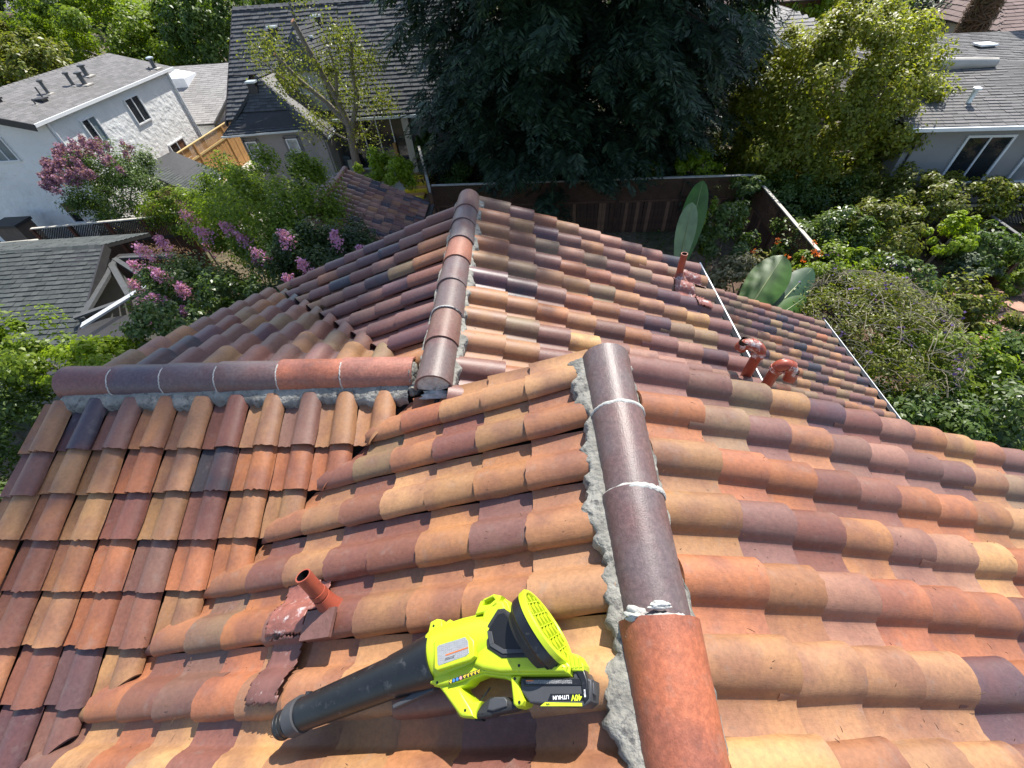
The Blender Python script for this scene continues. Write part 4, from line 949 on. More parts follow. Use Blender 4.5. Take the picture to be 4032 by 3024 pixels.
# ---- fences
def board_fence(name, a, b, ztop, zboard, lab, mat_board, mat_lat, mat_cap, mat_post, bw=.14, latn=14, lean=0, group=None, post=2.4, z0=None, cat='fence', lat_h=None, fam=None):
    a = Vector((*a, 0)); b = Vector((*b, 0)); d_ = b-a; Ln = d_.length; t = d_.normalized(); s = t.cross(Vector((0,0,1)))
    z0 = G if z0 is None else z0
    F_ = empty(name, (a.x, a.y, z0), lab, cat, group); r = random.Random(int(Ln*100)); n = int(Ln/bw)
    me_c = []
    for k in range(4):
        mb = MB(); mb.box((.004, -.011, 0), (bw-.006, .011, zboard-z0)); me = mb.mesh('board'); me.materials.append(M[mat_board[k % len(mat_board)]]); me_c.append(me)
    ang = math.atan2(t.y, t.x)
    if zboard > z0+.1:
        for i in range(n):
            p = a+t*(i*bw)+s*r.uniform(-.008,.008); o = bpy.data.objects.new('board', r.choice(me_c)); COL.objects.link(o); o.parent = F_
            o.matrix_parent_inverse = F_.matrix_basis.inverted(); o.matrix_basis = Matrix.Translation((p.x,p.y,z0)) @ Matrix.Rotation(ang,4,'Z') @ Matrix.Rotation(r.gauss(0,.008),4,'Y')
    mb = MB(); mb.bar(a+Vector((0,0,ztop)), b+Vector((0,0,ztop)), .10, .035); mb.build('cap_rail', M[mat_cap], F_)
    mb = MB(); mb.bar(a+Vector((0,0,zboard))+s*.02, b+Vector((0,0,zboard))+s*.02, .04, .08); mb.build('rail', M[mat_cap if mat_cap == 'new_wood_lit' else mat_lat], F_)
    if ztop-zboard > .12:
        hh = ztop-zboard-.06; mb = MB(); sp = hh/ max(3, int(hh/.075)); k = int(Ln/sp); z1 = zboard+.04
        for i in range(-int(hh/sp), k):
            for sgn in (1, -1):
                x0, x1 = (i*sp, i*sp+hh); 
                if sgn < 0: zz0, zz1 = z1+hh, z1
                else: zz0, zz1 = z1, z1+hh
                f0 = max(0, -x0)/hh; f1 = min(1, (Ln-x0)/hh)
                if f1 <= f0: continue
                p = a+t*(x0+hh*f0)+Vector((0,0,zz0+(zz1-zz0)*f0))+s*.006*sgn; q = a+t*(x0+hh*f1)+Vector((0,0,zz0+(zz1-zz0)*f1))+s*.006*sgn; mb.bar(p, q, .008, .026, up=t+Vector((0,0,.5)))
        mb.build('lattice', M[mat_lat], F_, kind='stuff')
    np_ = max(1, int(Ln/post+.5))
    for i in range(np_+1):
        p = a+d_*(i/np_); mb = MB(); mb.box((p.x-.05,p.y-.05,z0),(p.x+.05,p.y+.05,ztop-.02)); mb.build('post', M[mat_post], F_)
    return F_
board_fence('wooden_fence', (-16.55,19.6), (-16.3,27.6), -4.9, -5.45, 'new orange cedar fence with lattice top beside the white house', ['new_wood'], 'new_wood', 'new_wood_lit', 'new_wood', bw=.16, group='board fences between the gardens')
board_fence('wooden_fence', (-3.6,15.9), (8.0,15.35), -4.95, -5.75, 'dark redwood fence with lattice top running behind the far roof', ['old_wood','old_wood','old_wood_pale'], 'lattice_brown', 'cap_wood', 'old_wood', group='board fences between the gardens')
board_fence('wooden_fence', (8.0,15.35), (7.85,10.3), -4.95, -5.75, 'dark fence with pale cap running towards the orange flowers', ['old_wood','old_wood_pale'], 'lattice_brown', 'cap_wood', 'old_wood', group='board fences between the gardens')
board_fence('wooden_fence', (-3.7,15.9), (-5.0,21.0), -5.2, -5.3, 'leaning grey fence beside the neighbour patio steps', ['old_wood_pale','cap_wood'], 'old_wood_pale', 'cap_wood', 'old_wood_pale', group='board fences between the gardens')
board_fence('wooden_fence', (12.7,13.3), (17.5,12.9), -5.35, -6.0, 'dark fence with pale cap along the foot of the grey house', ['old_wood'], 'lattice_dark', 'cap_wood', 'old_wood', group='board fences between the gardens')
board_fence('wooden_fence', (14.6,14.2), (14.35,11.0), -5.5, -6.1, 'thin green topped fence slanting away at the right edge', ['old_wood'], 'lattice_dark', 'trim_grey', 'old_wood', group='board fences between the gardens')
board_fence('lattice_fence', (-16.9,13.1), (-12.0,13.6), -4.55, -5.25, 'dark lattice screen with red brown posts below the purple myrtle', ['old_wood'], 'lattice_dark', 'cap_wood', 'post_red', post=1.25, cat='fence', group='lattice screens by the dark shed')
board_fence('lattice_fence', (-18.9,12.9), (-16.95,13.1), -4.95, -5.4, 'short lower lattice screen at the left picture edge', ['old_wood'], 'lattice_dark', 'cap_wood', 'post_red', post=2, cat='fence', group='lattice screens by the dark shed')
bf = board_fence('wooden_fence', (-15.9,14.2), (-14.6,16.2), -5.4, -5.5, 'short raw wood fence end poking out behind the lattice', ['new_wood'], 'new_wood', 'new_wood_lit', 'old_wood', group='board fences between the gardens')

# ---- small grey roofed shed
S = empty('small_garden_shed', (-15, 18.5, G), 'small shed with plain grey shingle roof in front of new cedar fence', 'shed')
roofplane(S, M['sh_green'], (-13.1,16.2,-4.98), (-12.9,18.3,-4.98), (-15.5,19.5,-4.35), (-15.9,17.6,-4.35), .13, .26, 21, th=.014)
roofplane(S, M['sh_green'], (-16.6,19.7,-4.9), (-16.4,17.6,-4.9), (-15.9,17.6,-4.35), (-15.5,19.5,-4.35), .13, .26, 22, th=.014)
walls(S, [(-13.3,16.5),(-13.1,18.1),(-15.6,19.2),(-15.9,17.8)], -5.1, M['stucco_beige'])
gm = MB(); gm.bar((-13.05,16.15,-5.03),(-12.85,18.35,-5.03),.05,.05); gm.build('gutter', M['trim_white'], S)

# ---- charcoal mansard house
K = empty('steep_slate_house', (-8, 20, G), 'grey stucco house with steep flared charcoal roof and short hooded ridge', 'house')
ky = 19.4
kz = lambda y: .02-(ky-y)*.8
roofplane(K, M['sh_dark'], (-10.30,17.45,kz(17.45)), (-6.4,17.45,kz(17.45)), (-6.4,ky,.02), (-10.15,ky,.02), .155, .26, 31, th=.030)
roofplane(K, M['sh_dark'], (-10.35,16.2,kz(16.2)), (-9.55,16.2,kz(16.2)), (-9.55,17.44,kz(17.44)), (-10.3,17.44,kz(17.44)), .155, .26, 30, th=.030)
roofplane(K, M['sh_dark'], (-6.39,16.1,-2.62), (-1.5,16.1,-2.62), (-1.5,ky,.02), (-6.39,ky,.02), .155, .26, 29, th=.030)
roofplane(K, M['sh_dark'], (-1.5,22,-2.6), (-10.55,22,-2.6), (-10.15,ky,.02), (-1.5,ky,.02), .3, .5, 32, th=.03)
ridgecaps(K, M['sh_dark'], (-10.15,ky,.03), (-1.5,ky,.03), .26, .13, 33)
walls(K, [(-6.3,16.6),(-1.7,16.6),(-1.7,ky),(-6.3,ky)], lambda x,y: -2.40 if y < 19 else -.15, M['stucco_grey']); walls(K, [(-10.1,17.7),(-6.3,17.7),(-6.3,ky),(-10.1,ky)], lambda x,y: -1.6 if y < 19 else -.15, M['stucco_grey'])
walls(K, [(-10.1,ky),(-1.7,ky),(-1.7,21.6),(-10.3,21.6)], lambda x,y: -.2 if y < 20 else -2.6, M['stucco_grey'])
gm = MB(); gm.bar((-10.36,16.1,-2.66),(-10.17,ky,-.04),.03,.14); gm.build('bargeboard', M['trim_dark'], K)
gm = MB(); gm.bar((-6.6,16.05,-2.70),(-1.5,16.05,-2.70),.07,.08); gm.build('gutter', M['galv'], K)
# front wing: flared hip with short ridge
rA, rB = Vector((-8.86,16.62,-1.47)), Vector((-8.66,17.62,-1.46))
eL, eR = Vector((-10.28,15.52,-2.80)), Vector((-7.59,15.75,-2.80))
mL, mR = Vector((-9.67,16.08,-2.30)), Vector((-7.93,16.02,-2.30))
c1, c2 = Vector((-6.70,15.40,-3.0)), Vector((-6.70,16.25,-3.0))
roofplane(K, M['sh_dark'], eL, eR, mR, mL, .095, .19, 41, th=.026); roofplane(K, M['sh_dark'], mL, mR, rA+Vector((.02,0,0)), rA, .095, .19, 42, th=.026)
roofplane(K, M['sh_dark'], c1, c2, rB, rA, .11, .19, 43, th=.010)
roofplane(K, M['sh_dark'], eR, c1, rA+Vector((.03,0,-.03)), rA+Vector((0,0,-.03)), .11, .19, 44, th=.010)
roofplane(K, M['sh_dark'], Vector((-10.4,17.4,-2.8)), eL, rA, rB, .11, .2, 45, th=.02)
ridgecaps(K, M['sh_dark'], rA+Vector((0,-.02,.03)), rB, .10, .07, 46)
for i, (p, q) in enumerate(((mL, rA), (eL, mL), (mR, rA), (eR, mR))): ridgecaps(K, M['sh_dark'], p, q, .12, .035, 47+i)
gm = MB(); gm.bar(eL+Vector((-.05,-.04,-.04)), eR+Vector((0,-.04,-.04)), .05,.05); gm.build('gutter', M['galv'], K)
gm = MB(); gm.bar(c1+Vector((.03,0,-.04)), c2+Vector((.03,0,-.04)), .05,.05); gm.build('gutter', M['galv'], K)
walls(K, [(-9.98,15.95),(-7.45,15.95),(-6.88,15.68),(-6.88,16.3),(-7.1,17.4),(-9.98,17.4)], -2.92, M['stucco_grey'])
window(K, (-9.86,15.95,-4.02), (1,0,0), .34, .84, (0,-1,0), 'trim_white', 'glass_pale', mull=0, cross=1, glass2='glass_pale', trim='trim_grey', fw=.035)
window(K, (-8.38,15.95,-4.0), (1,0,0), .34, .84, (0,-1,0), 'trim_white', 'glass', mull=0, cross=1, glass2='curtain', trim='trim_grey', fw=.035)
for p_ in ((-9.93,15.88), (-6.92,15.62)):
    gm = MB(); gm.tube([(*p_,-2.9),(*p_,G)], .024, 8); gm.build('downspout', M['trim_grey'], K, smooth=40)
# second dormer behind with its own wall
dA, dB = Vector((-7.60,17.65,-.55)), Vector((-7.35,18.75,-.55))
roofplane(K, M['sh_dark'], (-8.55,17.35,-1.50), (-6.85,17.15,-1.50), dA+Vector((.02,0,0)), dA, .11, .2, 51, th=.024)
roofplane(K, M['sh_dark'], (-6.85,17.15,-1.5), (-6.2,18.0,-1.45), dB, dA, .12, .2, 52, th=.02)
ridgecaps(K, M['sh_dark'], dA, dB, .11, .075, 53); ridgecaps(K, M['sh_dark'], (-6.85,17.15,-1.48), dA, .13, .06, 54); ridgecaps(K, M['sh_dark'], (-8.55,17.35,-1.48), dA, .13, .06, 55)
walls(K, [(-8.4,17.45),(-6.95,17.28),(-6.9,18.0),(-8.3,18.2)], -1.55, M['stucco_cream'], zb=-2.7); window(K, (-7.9,17.40,-2.15), (1,-.08,0), .45, .45, (0,-1,0), 'trim_white', 'glass_pale', fw=.04)
boxvent(K, (-8.65,18.55,-.70), .26, h=.22); boxvent(K, (-7.10,18.75,-.52), .26, h=.22); boxvent(K, (-9.02,16.42,-1.85), .27, h=.28); boxvent(K, (-7.2,17.95,-.85), .18, h=.12)
pipevent(K, (-9.75,18.1,-1.3), .34, .03, 'metal_dark'); pipevent(K, (-7.9,18.9,-.45), .55, .045, 'metal_dark'); pipevent(K, (-8.35,16.75,-1.85), .2, .03, 'galv')
# patio doors and pillar
window(K, (-6.35,16.6,-4.45), (1,0,0), 2.1, 1.6, (0,-1,0), 'trim_white', 'glass', mull=3)
pl_ = MB(); pl_.box((-4.30,16.25,G),(-4.06,16.5,-2.65)); pl_.build('pillar', M['stucco_cream'], K)
# house scaled up about the camera, written as base scaling plus an offset
KB = Vector((-8, 20, G)); KO = Vector((-2.8, 7.0, -2.9575))
KS = Matrix.Translation(KB+KO) @ Matrix.Scale(1.35, 4) @ Matrix.Translation(-KB)
for o in list(K.children_recursive): o.data.transform(KS)
K.location = (-10.8, 27.0, G)
for o in K.children: o.matrix_parent_inverse = K.matrix_basis.inverted()


# ---- patio furniture
def chair(p, rot, lab, mat):
    c_ = empty('patio_chair', p, lab, 'chair', 'patio furniture by the slate house'); c_.rotation_euler = (0,0,rot)
    def pt(mb, nm, m_): me = mb.mesh(nm); me.materials.append(M[m_]); o = bpy.data.objects.new(nm, me); COL.objects.link(o); o.parent = c_; return o
    mb = MB(); mb.bar((-.27,0,.42),(.27,0,.42),.5,.05); pt(mb,'seat',mat); mb = MB(); mb.bar((0,.24,.42),(0,.42,1.05),.52,.05,up=(0,1,0)); pt(mb,'backrest',mat)
    for x in (-.25,.25):
        for y in (-.22,.24): mb = MB(); mb.tube([(x,y,0),(x,y,.42)], .018, 6); pt(mb,'leg','trim_white')
        mb = MB(); mb.bar((x,-.24,.62),(x,.28,.62),.05,.03); pt(mb,'armrest','trim_white')
chair((-11.2,20.6,G), 2.3, 'pale sling patio chair seen from behind beside the tiled outbuilding', 'concrete'); chair((-8.6,21.6,G), .2, 'beige sling patio chair right beside the pruned tree trunk', 'stucco_cream')
so_ = empty('outdoor_sofa', (-9.6,25.3,G), 'dark outdoor sofa with pale cushions against the slate house wall', 'sofa')
mb = MB(); mb.box((-10.9,22.95,G),(-8.9,23.2,G+.85)); mb.build('backrest', M['black_matte'], so_); mb = MB(); mb.box((-10.9,22.2,G),(-8.9,22.95,G+.42)); mb.build('seat', M['black_matte'], so_)
for x in (-10.6,-9.4): mb = MB(); mb.bar((x,22.75,G+.45),(x+.1,22.85,G+.95),.4,.1,up=(0,1,0)); mb.build('cushion', M['glass_pale'], so_)
tb = empty('patio_table', (-10.0,21.4,G), 'small grey patio table in front of the dark sofa', 'table'); mb = MB(); mb.box((-10.4,21.1,G+.6),(-9.4,21.8,G+.66)); mb.build('table_top', M['sh_light'] if False else M['concrete'], tb)
for x in (-10.35,-9.5):
    for y in (21.15,21.7): mb = MB(); mb.box((x,y,G),(x+.05,y+.05,G+.6)); mb.build('leg', M['trim_dark'], tb)
wp = empty('wooden_steps', (-5.6,21.0,G), 'yellow edged timber garden steps beside the cream pillar', 'steps')
for i in range(4):
    mb = MB(); mb.box((-6.0+.1*i,19.6+.55*i,G),(-4.9+.1*i,20.0+.55*i,G+.10+.10*i)); mb.build('tread', M['new_wood'], wp); mb = MB(); mb.box((-6.0+.1*i,19.5+.55*i,G),(-4.9+.1*i,19.595+.55*i,G+.12+.10*i)); mb.build('edge', M['print_yellow'], wp)
mb = MB(); mb.box((-6.55,22.2,G),(-6.4,22.9,G+1.6)); tag(mb.build('wood_screen', M['new_wood']), 'upright raw cedar screen board beside the cream pillar', 'screen')

# ---- tiled outbuilding (glossy tiles in dappled shade)
Q = empty('tiled_outbuilding', (-4.5,12.5,G), 'small outbuilding with glossy weathered clay tiles behind the pink myrtle', 'outbuilding')
qs = math.atan(.48); up_ = Vector((-math.cos(qs),0,math.sin(qs))); nr_ = Vector((math.sin(qs),0,math.cos(qs))); ac_ = nr_.cross(up_)
rotq = Matrix((up_, ac_, nr_)).transposed().to_4x4(); r = random.Random(3)
qm = []
for me in TVAR[WN][:4]:
    m2 = me.copy(); m2.materials.clear(); m2.materials.append(M['tile_glossy']); qm.append(m2)
def qtile(p, rt):
    o = bpy.data.objects.new('roof_tile', r.choice(qm)); COL.objects.link(o); o.parent = Q; o.matrix_parent_inverse = Q.matrix_basis.inverted()
    o.matrix_basis = Matrix.Translation(p) @ rt @ Matrix.Rotation(r.gauss(0,.015),4,'Z'); o.color = pick(r, [(C_PNK,3),(C_MAU,2),(C_DRK,2),(C_RED,2),(C_OTAN,1)])
for i in range(14):
    for j in range(10):
        dd = .30+.262*j; qtile(Vector((-5.65+dd*math.cos(qs), 13.45-i*.264, -3.40-dd*math.sin(qs))), rotq)
up2 = Vector((math.cos(qs),0,math.sin(qs))); nr2 = Vector((-math.sin(qs),0,math.cos(qs))); rot2 = Matrix((up2, nr2.cross(up2), nr2)).transposed().to_4x4()
for i in range(14):
    for j in range(5):
        dd = .30+.262*j; qtile(Vector((-5.65-dd*math.cos(qs), 13.2-i*.264, -3.40-dd*math.sin(qs))), rot2)
for i in range(11):
    o = bpy.data.objects.new('ridge_cap', cap_mesh(.36,.10,.092,300+i)); COL.objects.link(o); o.parent = Q; o.matrix_parent_inverse = Q.matrix_basis.inverted(); o.color = pick(r, [(C_PNK,1),(C_MAU,1),(C_OTAN,1)])
    o.matrix_basis = Matrix.Translation((-5.65,13.5-.335*i,-3.36)) @ Matrix.Rotation(-math.pi/2,4,'Z')
mb = MB(); mb.add([(-5.65,13.5,-3.42),(-3.2,13.5,-4.60),(-3.2,9.8,-4.60),(-5.65,9.8,-3.42),(-7.1,13.5,-4.12),(-7.1,9.8,-4.12)], [(0,1,2,3),(4,0,3,5)]); mb.build('roof_deck', M['felt'], Q)
walls(Q, [(-5.65,10),(-3.5,10),(-3.5,13.3),(-5.65,13.3)], lambda x,y: -3.5-(x+5.65)*.48, M['stucco_beige']); walls(Q, [(-6.8,10),(-5.65,10),(-5.65,13.3),(-6.8,13.3)], lambda x,y: -3.5-(-5.65-x)*.48, M['stucco_beige'])
gm = MB(); gm.bar((-3.15,9.8,-4.66),(-3.15,13.55,-4.66),.09,.09); gm.build('gutter', M['trim_dark'], Q)

# ---- dark shed on the left with open side frame
D_ = empty('shed_with_shingle_roof', (-13,8.5,G), 'shed with broad green grey shingle roof and open framed side at left', 'shed')
rl, rr = Vector((-17.5,10.35,-3.95)), Vector((-12.0,10.55,-3.95)); el, er = Vector((-16.6,6.25,-5.0)), Vector((-10.95,6.55,-5.0))
roofplane(D_, M['sh_green'], el, er, rr, rl, .165, .22, 61, th=.024)
roofplane(D_, M['sh_green'], rr+Vector((0,1.6,-.5)), rl+Vector((0,1.6,-.5)), rl, rr, .17, .3, 62, th=.02)
ridgecaps(D_, M['sh_green'], rl, rr, .16, .13, 63)
gm = MB(); gm.bar(er+Vector((.06,0,-.06)), rr+Vector((.06,0,-.06)), .05, .22); gm.build('bargeboard', M['trim_dark'], D_); gm = MB(); gm.bar(er+Vector((0,-.03,-.07)), el+Vector((0,-.03,-.07)), .06,.10); gm.build('bargeboard', M['trim_dark'], D_)
walls(D_, [(-16.3,6.9),(-11.4,7.1),(-12.0,10.4),(-16.8,10.2)], lambda x,y: -5.15+(y-6.9)*.27, M['trim_grey'])
# side canopy: flat dark deck with two openings, beams and a white corrugated edge
cz = -4.35
dk = MB(); dk.add([(-12.0,10.75,cz),(-10.2,10.75,cz),(-10.2,10.45,cz),(-12.0,10.45,cz)], [(0,1,2,3)]); dk.add([(-11.2,8.0,cz-.3),(-9.9,8.3,cz-.3),(-9.6,6.0,cz-.3),(-10.9,6.0,cz-.3)],[(3,2,1,0)]); dko = dk.build('canopy_deck', M['trim_dark'], D_)
be = MB(); be.bar((-11.9,10.45,cz),(-10.0,9.2,cz-.05),.12,.10); be.bar((-11.85,10.2,cz),(-10.35,8.7,cz-.05),.14,.10); be.bar((-11.85,10.45,cz),(-11.15,7.9,cz-.15),.16,.08); be.bar((-11.8,10.5,cz),(-10.1,10.5,cz),.10,.08); be.bar((-11.3,7.9,cz-.1),(-10.0,8.9,cz-.1),.14,.06); be.build('canopy_beam', plain('weathered_beam', (.075,.078,.078), .8), D_)
wb = MB()
for i in range(4): o_ = -.05*i; wb.bar((-10.75-o_*.5,7.55+o_,cz-.02),(-9.85-o_*.5,9.85+o_,cz-.02),.022,.05)
wb.build('white_gutter', M['trim_white'], D_)

# ---- storage box and clutter
X_ = empty('storage_cabinet', (-20.6,15.6,G), 'brown storage cabinet with dark lid standing by the white house wall', 'cabinet')
mb = MB(); mb.box((-20.9,15.0,G),(-19.9,15.7,-5.35)); mb.build('body', plain('brown_cabinet', (.13,.10,.08), .8), X_); mb = MB(); mb.box((-20.95,14.95,-5.35),(-19.85,15.75,-5.25)); mb.build('lid', M['trim_dark'], X_)
cl = empty('plastic_bin', (-19.6,14.4,G), 'dark bin with white bags at the left picture edge', 'bin'); mb = MB(); mb.tube([(-19.6,14.4,G),(-19.6,14.4,G+.8)], [.25,.32], 10); mb.build('body', M['trim_dark'], cl); mb = MB(); mb.tube([(-19.6,14.4,G+.8),(-19.6,14.4,G+.95)], [.34,.2], 10); mb.build('lid', M['trim_white'], cl)

# ---- grey stucco house, right
RH = empty('grey_ranch_house', (15.5,17,G), 'long low grey house with pale gutter and white framed windows at right', 'house')
e0, e1 = Vector((11.9,14.55,-3.45)), Vector((17.6,14.0,-3.45)); r0, r1 = Vector((12.9,18.2,-2.62)), Vector((18.3,17.5,-2.62))
roofplane(RH, M['sh_grey'], e0, e1, r1, r0, .17, .32, 71, th=.022)
roofplane(RH, M['sh_grey'], Vector((12.3,21.5,-3.6)), e0, r0, Vector((13.2,21.5,-2.7)), .2, .32, 72, th=.02)
k0, k1 = Vector((14.6,18.0,-3.02)), Vector((19.5,17.6,-3.02)); t0, t1 = Vector((16.6,21.6,-2.45)), Vector((20.6,21.0,-2.45))
roofplane(RH, M['sh_grey'], Vector((12.9,18.3,-2.66)), Vector((18.2,17.6,-2.66)), t1, t0, .2, .34, 73, th=.02)
roofplane(RH, M['sh_grey'], Vector((12.9,22.4,-2.9)), Vector((12.9,18.3,-2.66)), t0, Vector((16.2,22.2,-2.45)), .2, .34, 74, th=.02)
ridgecaps(RH, M['sh_grey'], Vector((13.6,18.6,-2.6)), t0, .22, .12, 75); ridgecaps(RH, M['sh_grey'], e0, r0, .22, .12, 76)
walls(RH, [(12.4,14.95),(17.6,14.45),(18.6,20.5),(13.0,21.0)], -3.55, M['stucco_grey'])
gm = MB(); gm.bar(e0+Vector((-.02,-.05,-.05)), e1+Vector((0,-.05,-.05)), .10,.10); gm.build('gutter', M['trim_white'], RH)
gm = MB(); gm.tube([(12.75,14.86,-3.55),(12.6,14.90,-3.8),(12.6,14.9,G)], .03, 8); gm.build('downspout', M['trim_dark'], RH)
uu = Vector((5.2,-.5,0)).normalized(); nn2 = Vector((-.5,-5.2,0)).normalized()
window(RH, Vector((14.05,14.79,-5.25)), uu, 1.25, 1.35, nn2, 'trim_white', 'glass', mull=1, fw=.07); window(RH, Vector((16.1,14.59,-5.25)), uu, 1.25, 1.35, nn2, 'trim_white', 'glass_pale', mull=1, fw=.07)
for (x,y,z,h,r_) in [(14.05,15.6,-3.2,.42,.07),(13.25,18.1,-2.65,.40,.10),(12.95,18.2,-2.65,.42,.07)]: pipevent(RH, (x,y,z), h, r_, 'galv', 'trim_white')
boxvent(RH, (14.7,20.3,-2.66), .45, 'trim_white', 'trim_dark', .18); boxvent(RH, (16.9,19.6,-2.72), .5, 'trim_white', 'trim_dark', .22); boxvent(RH, (17.1,17.3,-2.72), .5, 'trim_white', 'trim_dark', .10)
db = MB(); db.tube([(13.5,17.95,-2.60),(14.2,17.75,-2.58),(15.9,17.6,-2.60)], [.16,.2,.14], 8); db.build('flashing', M['concrete'], RH, smooth=60)

# ---- further houses
def far_house(name, lab, x0, x1, y0, y1, ez_, rise, mroof, mwall, axis='x', course=.3, tab=.5, seed=1, hip=1.5):
    H_ = empty(name, ((x0+x1)/2,(y0+y1)/2,G), lab, 'house', 'more distant houses among the trees')
    cx, cy = (x0+x1)/2, (y0+y1)/2; rz = ez_+rise
    if axis == 'x': a, b = Vector((x0+hip,cy,rz)), Vector((x1-hip,cy,rz)); planes = [((x0,y0),(x1,y0),b,a),((x1,y1),(x0,y1),a,b),((x0,y1),(x0,y0),a,a+Vector((0,.02,0))),((x1,y0),(x1,y1),b+Vector((0,.02,0)),b)]
    else: a, b = Vector((cx,y0+hip,rz)), Vector((cx,y1-hip,rz)); planes = [((x1,y0),(x1,y1),b,a),((x0,y1),(x0,y0),a,b),((x0,y0),(x1,y0),a+Vector((.02,0,0)),a),((x1,y1),(x0,y1),b,b+Vector((.02,0,0)))]
    for i, (p, q, c, d_) in enumerate(planes): roofplane(H_, mroof, (*p,ez_), (*q,ez_), c, d_, course, tab, seed*10+i, th=.03)
    ridgecaps(H_, mroof, a, b, .4, .16, seed)
    walls(H_, [(x0+.5,y0+.5),(x1-.5,y0+.5),(x1-.5,y1-.5),(x0+.5,y1-.5)], ez_-.08, mwall)
    for i in range(2):
        xx = x0+1.2+(x1-x0-3.4)*i; window(H_, (xx,y0+.5,ez_-1.9), (1,0,0), 1.2, 1.1, (0,-1,0), 'trim_white', 'glass')
    return H_
far_house('bungalow', 'pale grey hip roofed house between the redwood and round tree', 12.0, 18.5, 29.0, 36.5, -3.9, 1.2, M['sh_light'], M['stucco_cream'], 'y', seed=3, hip=2.6)
far_house('bungalow', 'brown shingle roofed house with cream walls at top right corner', 24.5, 33, 28, 36, -3.7, 1.5, M['sh_brown'], M['stucco_cream'], 'x', seed=4, hip=2)
far_house('bungalow', 'brown roofed bungalow half hidden in trees at top left', -62, -52, 56, 64, -3.6, 1.6, M['sh_brown'], M['stucco_beige'], 'x', seed=5)
far_house('bungalow', 'pale walled house at the extreme top left corner', -98, -84, 92, 100, -3.3, 1.8, M['sh_light'], M['stucco_white'], 'x', seed=6)
far_house('bungalow', 'dark red roofed house glimpsed beside the top of the redwood', 16, 24, 44, 51, -3.8, 1.5, M['sh_brown'], M['glass_brown'], 'x', seed=7)
far_house('bungalow', 'grey roofed house beyond the trees behind the slate house', -22, -10, 66+12, 88, -3.5, 1.7, M['sh_light'], M['stucco_white'], 'x', seed=8)
far_house('bungalow', 'house with grey roof far behind the tree line at upper right', 44, 56, 66, 76, -3.5, 1.7, M['sh_grey'], M['stucco_cream'], 'x', seed=9)
blu = empty('blue_grey_outhouse', (-29,29,G), 'blue grey outbuilding with dark opening in trees left of white house', 'outbuilding')
mb = MB(); mb.box((-30.5,27,G),(-27.8,29.5,-4.6)); mb.build('wall', plain('blue_grey_paint', (.16,.20,.22), .8), blu); mb = MB(); mb.box((-29.0,26.96,G),(-28.0,27.02,-5.2)); mb.build('door', M['trim_dark'], blu); mb = MB(); mb.box((-30.7,26.8,-4.6),(-27.6,29.7,-4.45)); mb.build('roof', M['trim_grey'], blu)
# parked white car by the far driveway
def car(loc, rz, lab):
    c_ = empty('parked_car', loc, lab, 'car'); c_.rotation_euler = (0,0,rz)
    def pt(me, nm, m_): me.materials.append(M[m_]); o = bpy.data.objects.new(nm, me); COL.objects.link(o); o.parent = c_; return o
    prof = [(-2.2,.35),(-2.25,.75),(-2.0,.95),(-1.3,1.0),(-.8,1.42),(.6,1.45),(1.3,1.0),(2.1,.88),(2.25,.6),(2.2,.35)]
    mb = MB(); n = len(prof); vs = [(x,-.85,z) for x,z in prof]+[(x,.85,z) for x,z in prof]
    for i in (4,5): x,y,z = vs[i]; vs[i] = (x,-.66,z); x,y,z = vs[i+n]; vs[i+n] = (x,.66,z)
    mb.add(vs, [tuple(range(n)), tuple(range(2*n-1,n-1,-1))]+[(i,n+i,n+(i+1)%n,(i+1)%n) for i in range(n)]); pt(mb.mesh('body',30),'body','trim_white')
    mb = MB(); mb.add([(-.78,-.68,1.38),(.58,-.68,1.41),(1.15,-.84,1.03),(-1.15,-.84,1.03)],[(0,1,2,3)]); mb.add([(-.78,.68,1.38),(.58,.68,1.41),(1.15,.84,1.03),(-1.15,.84,1.03)],[(3,2,1,0)]); mb.add([(.64,-.62,1.45),(.64,.62,1.45),(1.31,.8,1.02),(1.31,-.8,1.02)],[(0,1,2,3)]); mb.add([(-.84,-.62,1.42),(-.84,.62,1.42),(-1.31,.8,1.02),(-1.31,-.8,1.02)],[(3,2,1,0)]); pt(mb.mesh('glass'),'window','glass')
    for x in (-1.35,1.4):
        for y in (-.86,.86): mb = MB(); mb.tube([(x,y-.1,.33),(x,y+.1,.33)], .33, 18); pt(mb.mesh('wheel',40),'wheel','trim_dark')
car((23.5,57.5,G), .5, 'white parked car on the driveway above the grey hip roof'); car((29.0,60.0,G), .5, 'white car farther right on the same driveway')
dp = empty('deck_poles', (15,8.6,G), 'pair of dark slanting poles by the green shrub at right edge', 'poles')
for i in range(2): mb = MB(); mb.tube([(15.0+.4*i,11.7-.1*i,G),(16.1+.4*i,12.7-.1*i,G+.9)], .04, 6); mb.build('pole', M['trim_dark'], dp)
pt_ = empty('plant_pot', (11.6,10.4,G), 'large tan planter under the yellow green shrub', 'planter'); mb = MB(); mb.tube([(11.6,10.4,G),(11.6,10.4,G+.5),(11.6,10.4,G+.95)], [.3,.42,.5], 20); mb.build('pot', plain('tan_planter', (.30,.22,.17), .8), pt_, smooth=50); mb = MB(); mb.tube([(11.6,10.4,G+.94),(11.6,10.4,G+.96)], [.44,.44], 20); mb.build('soil', M['mulch'], pt_)
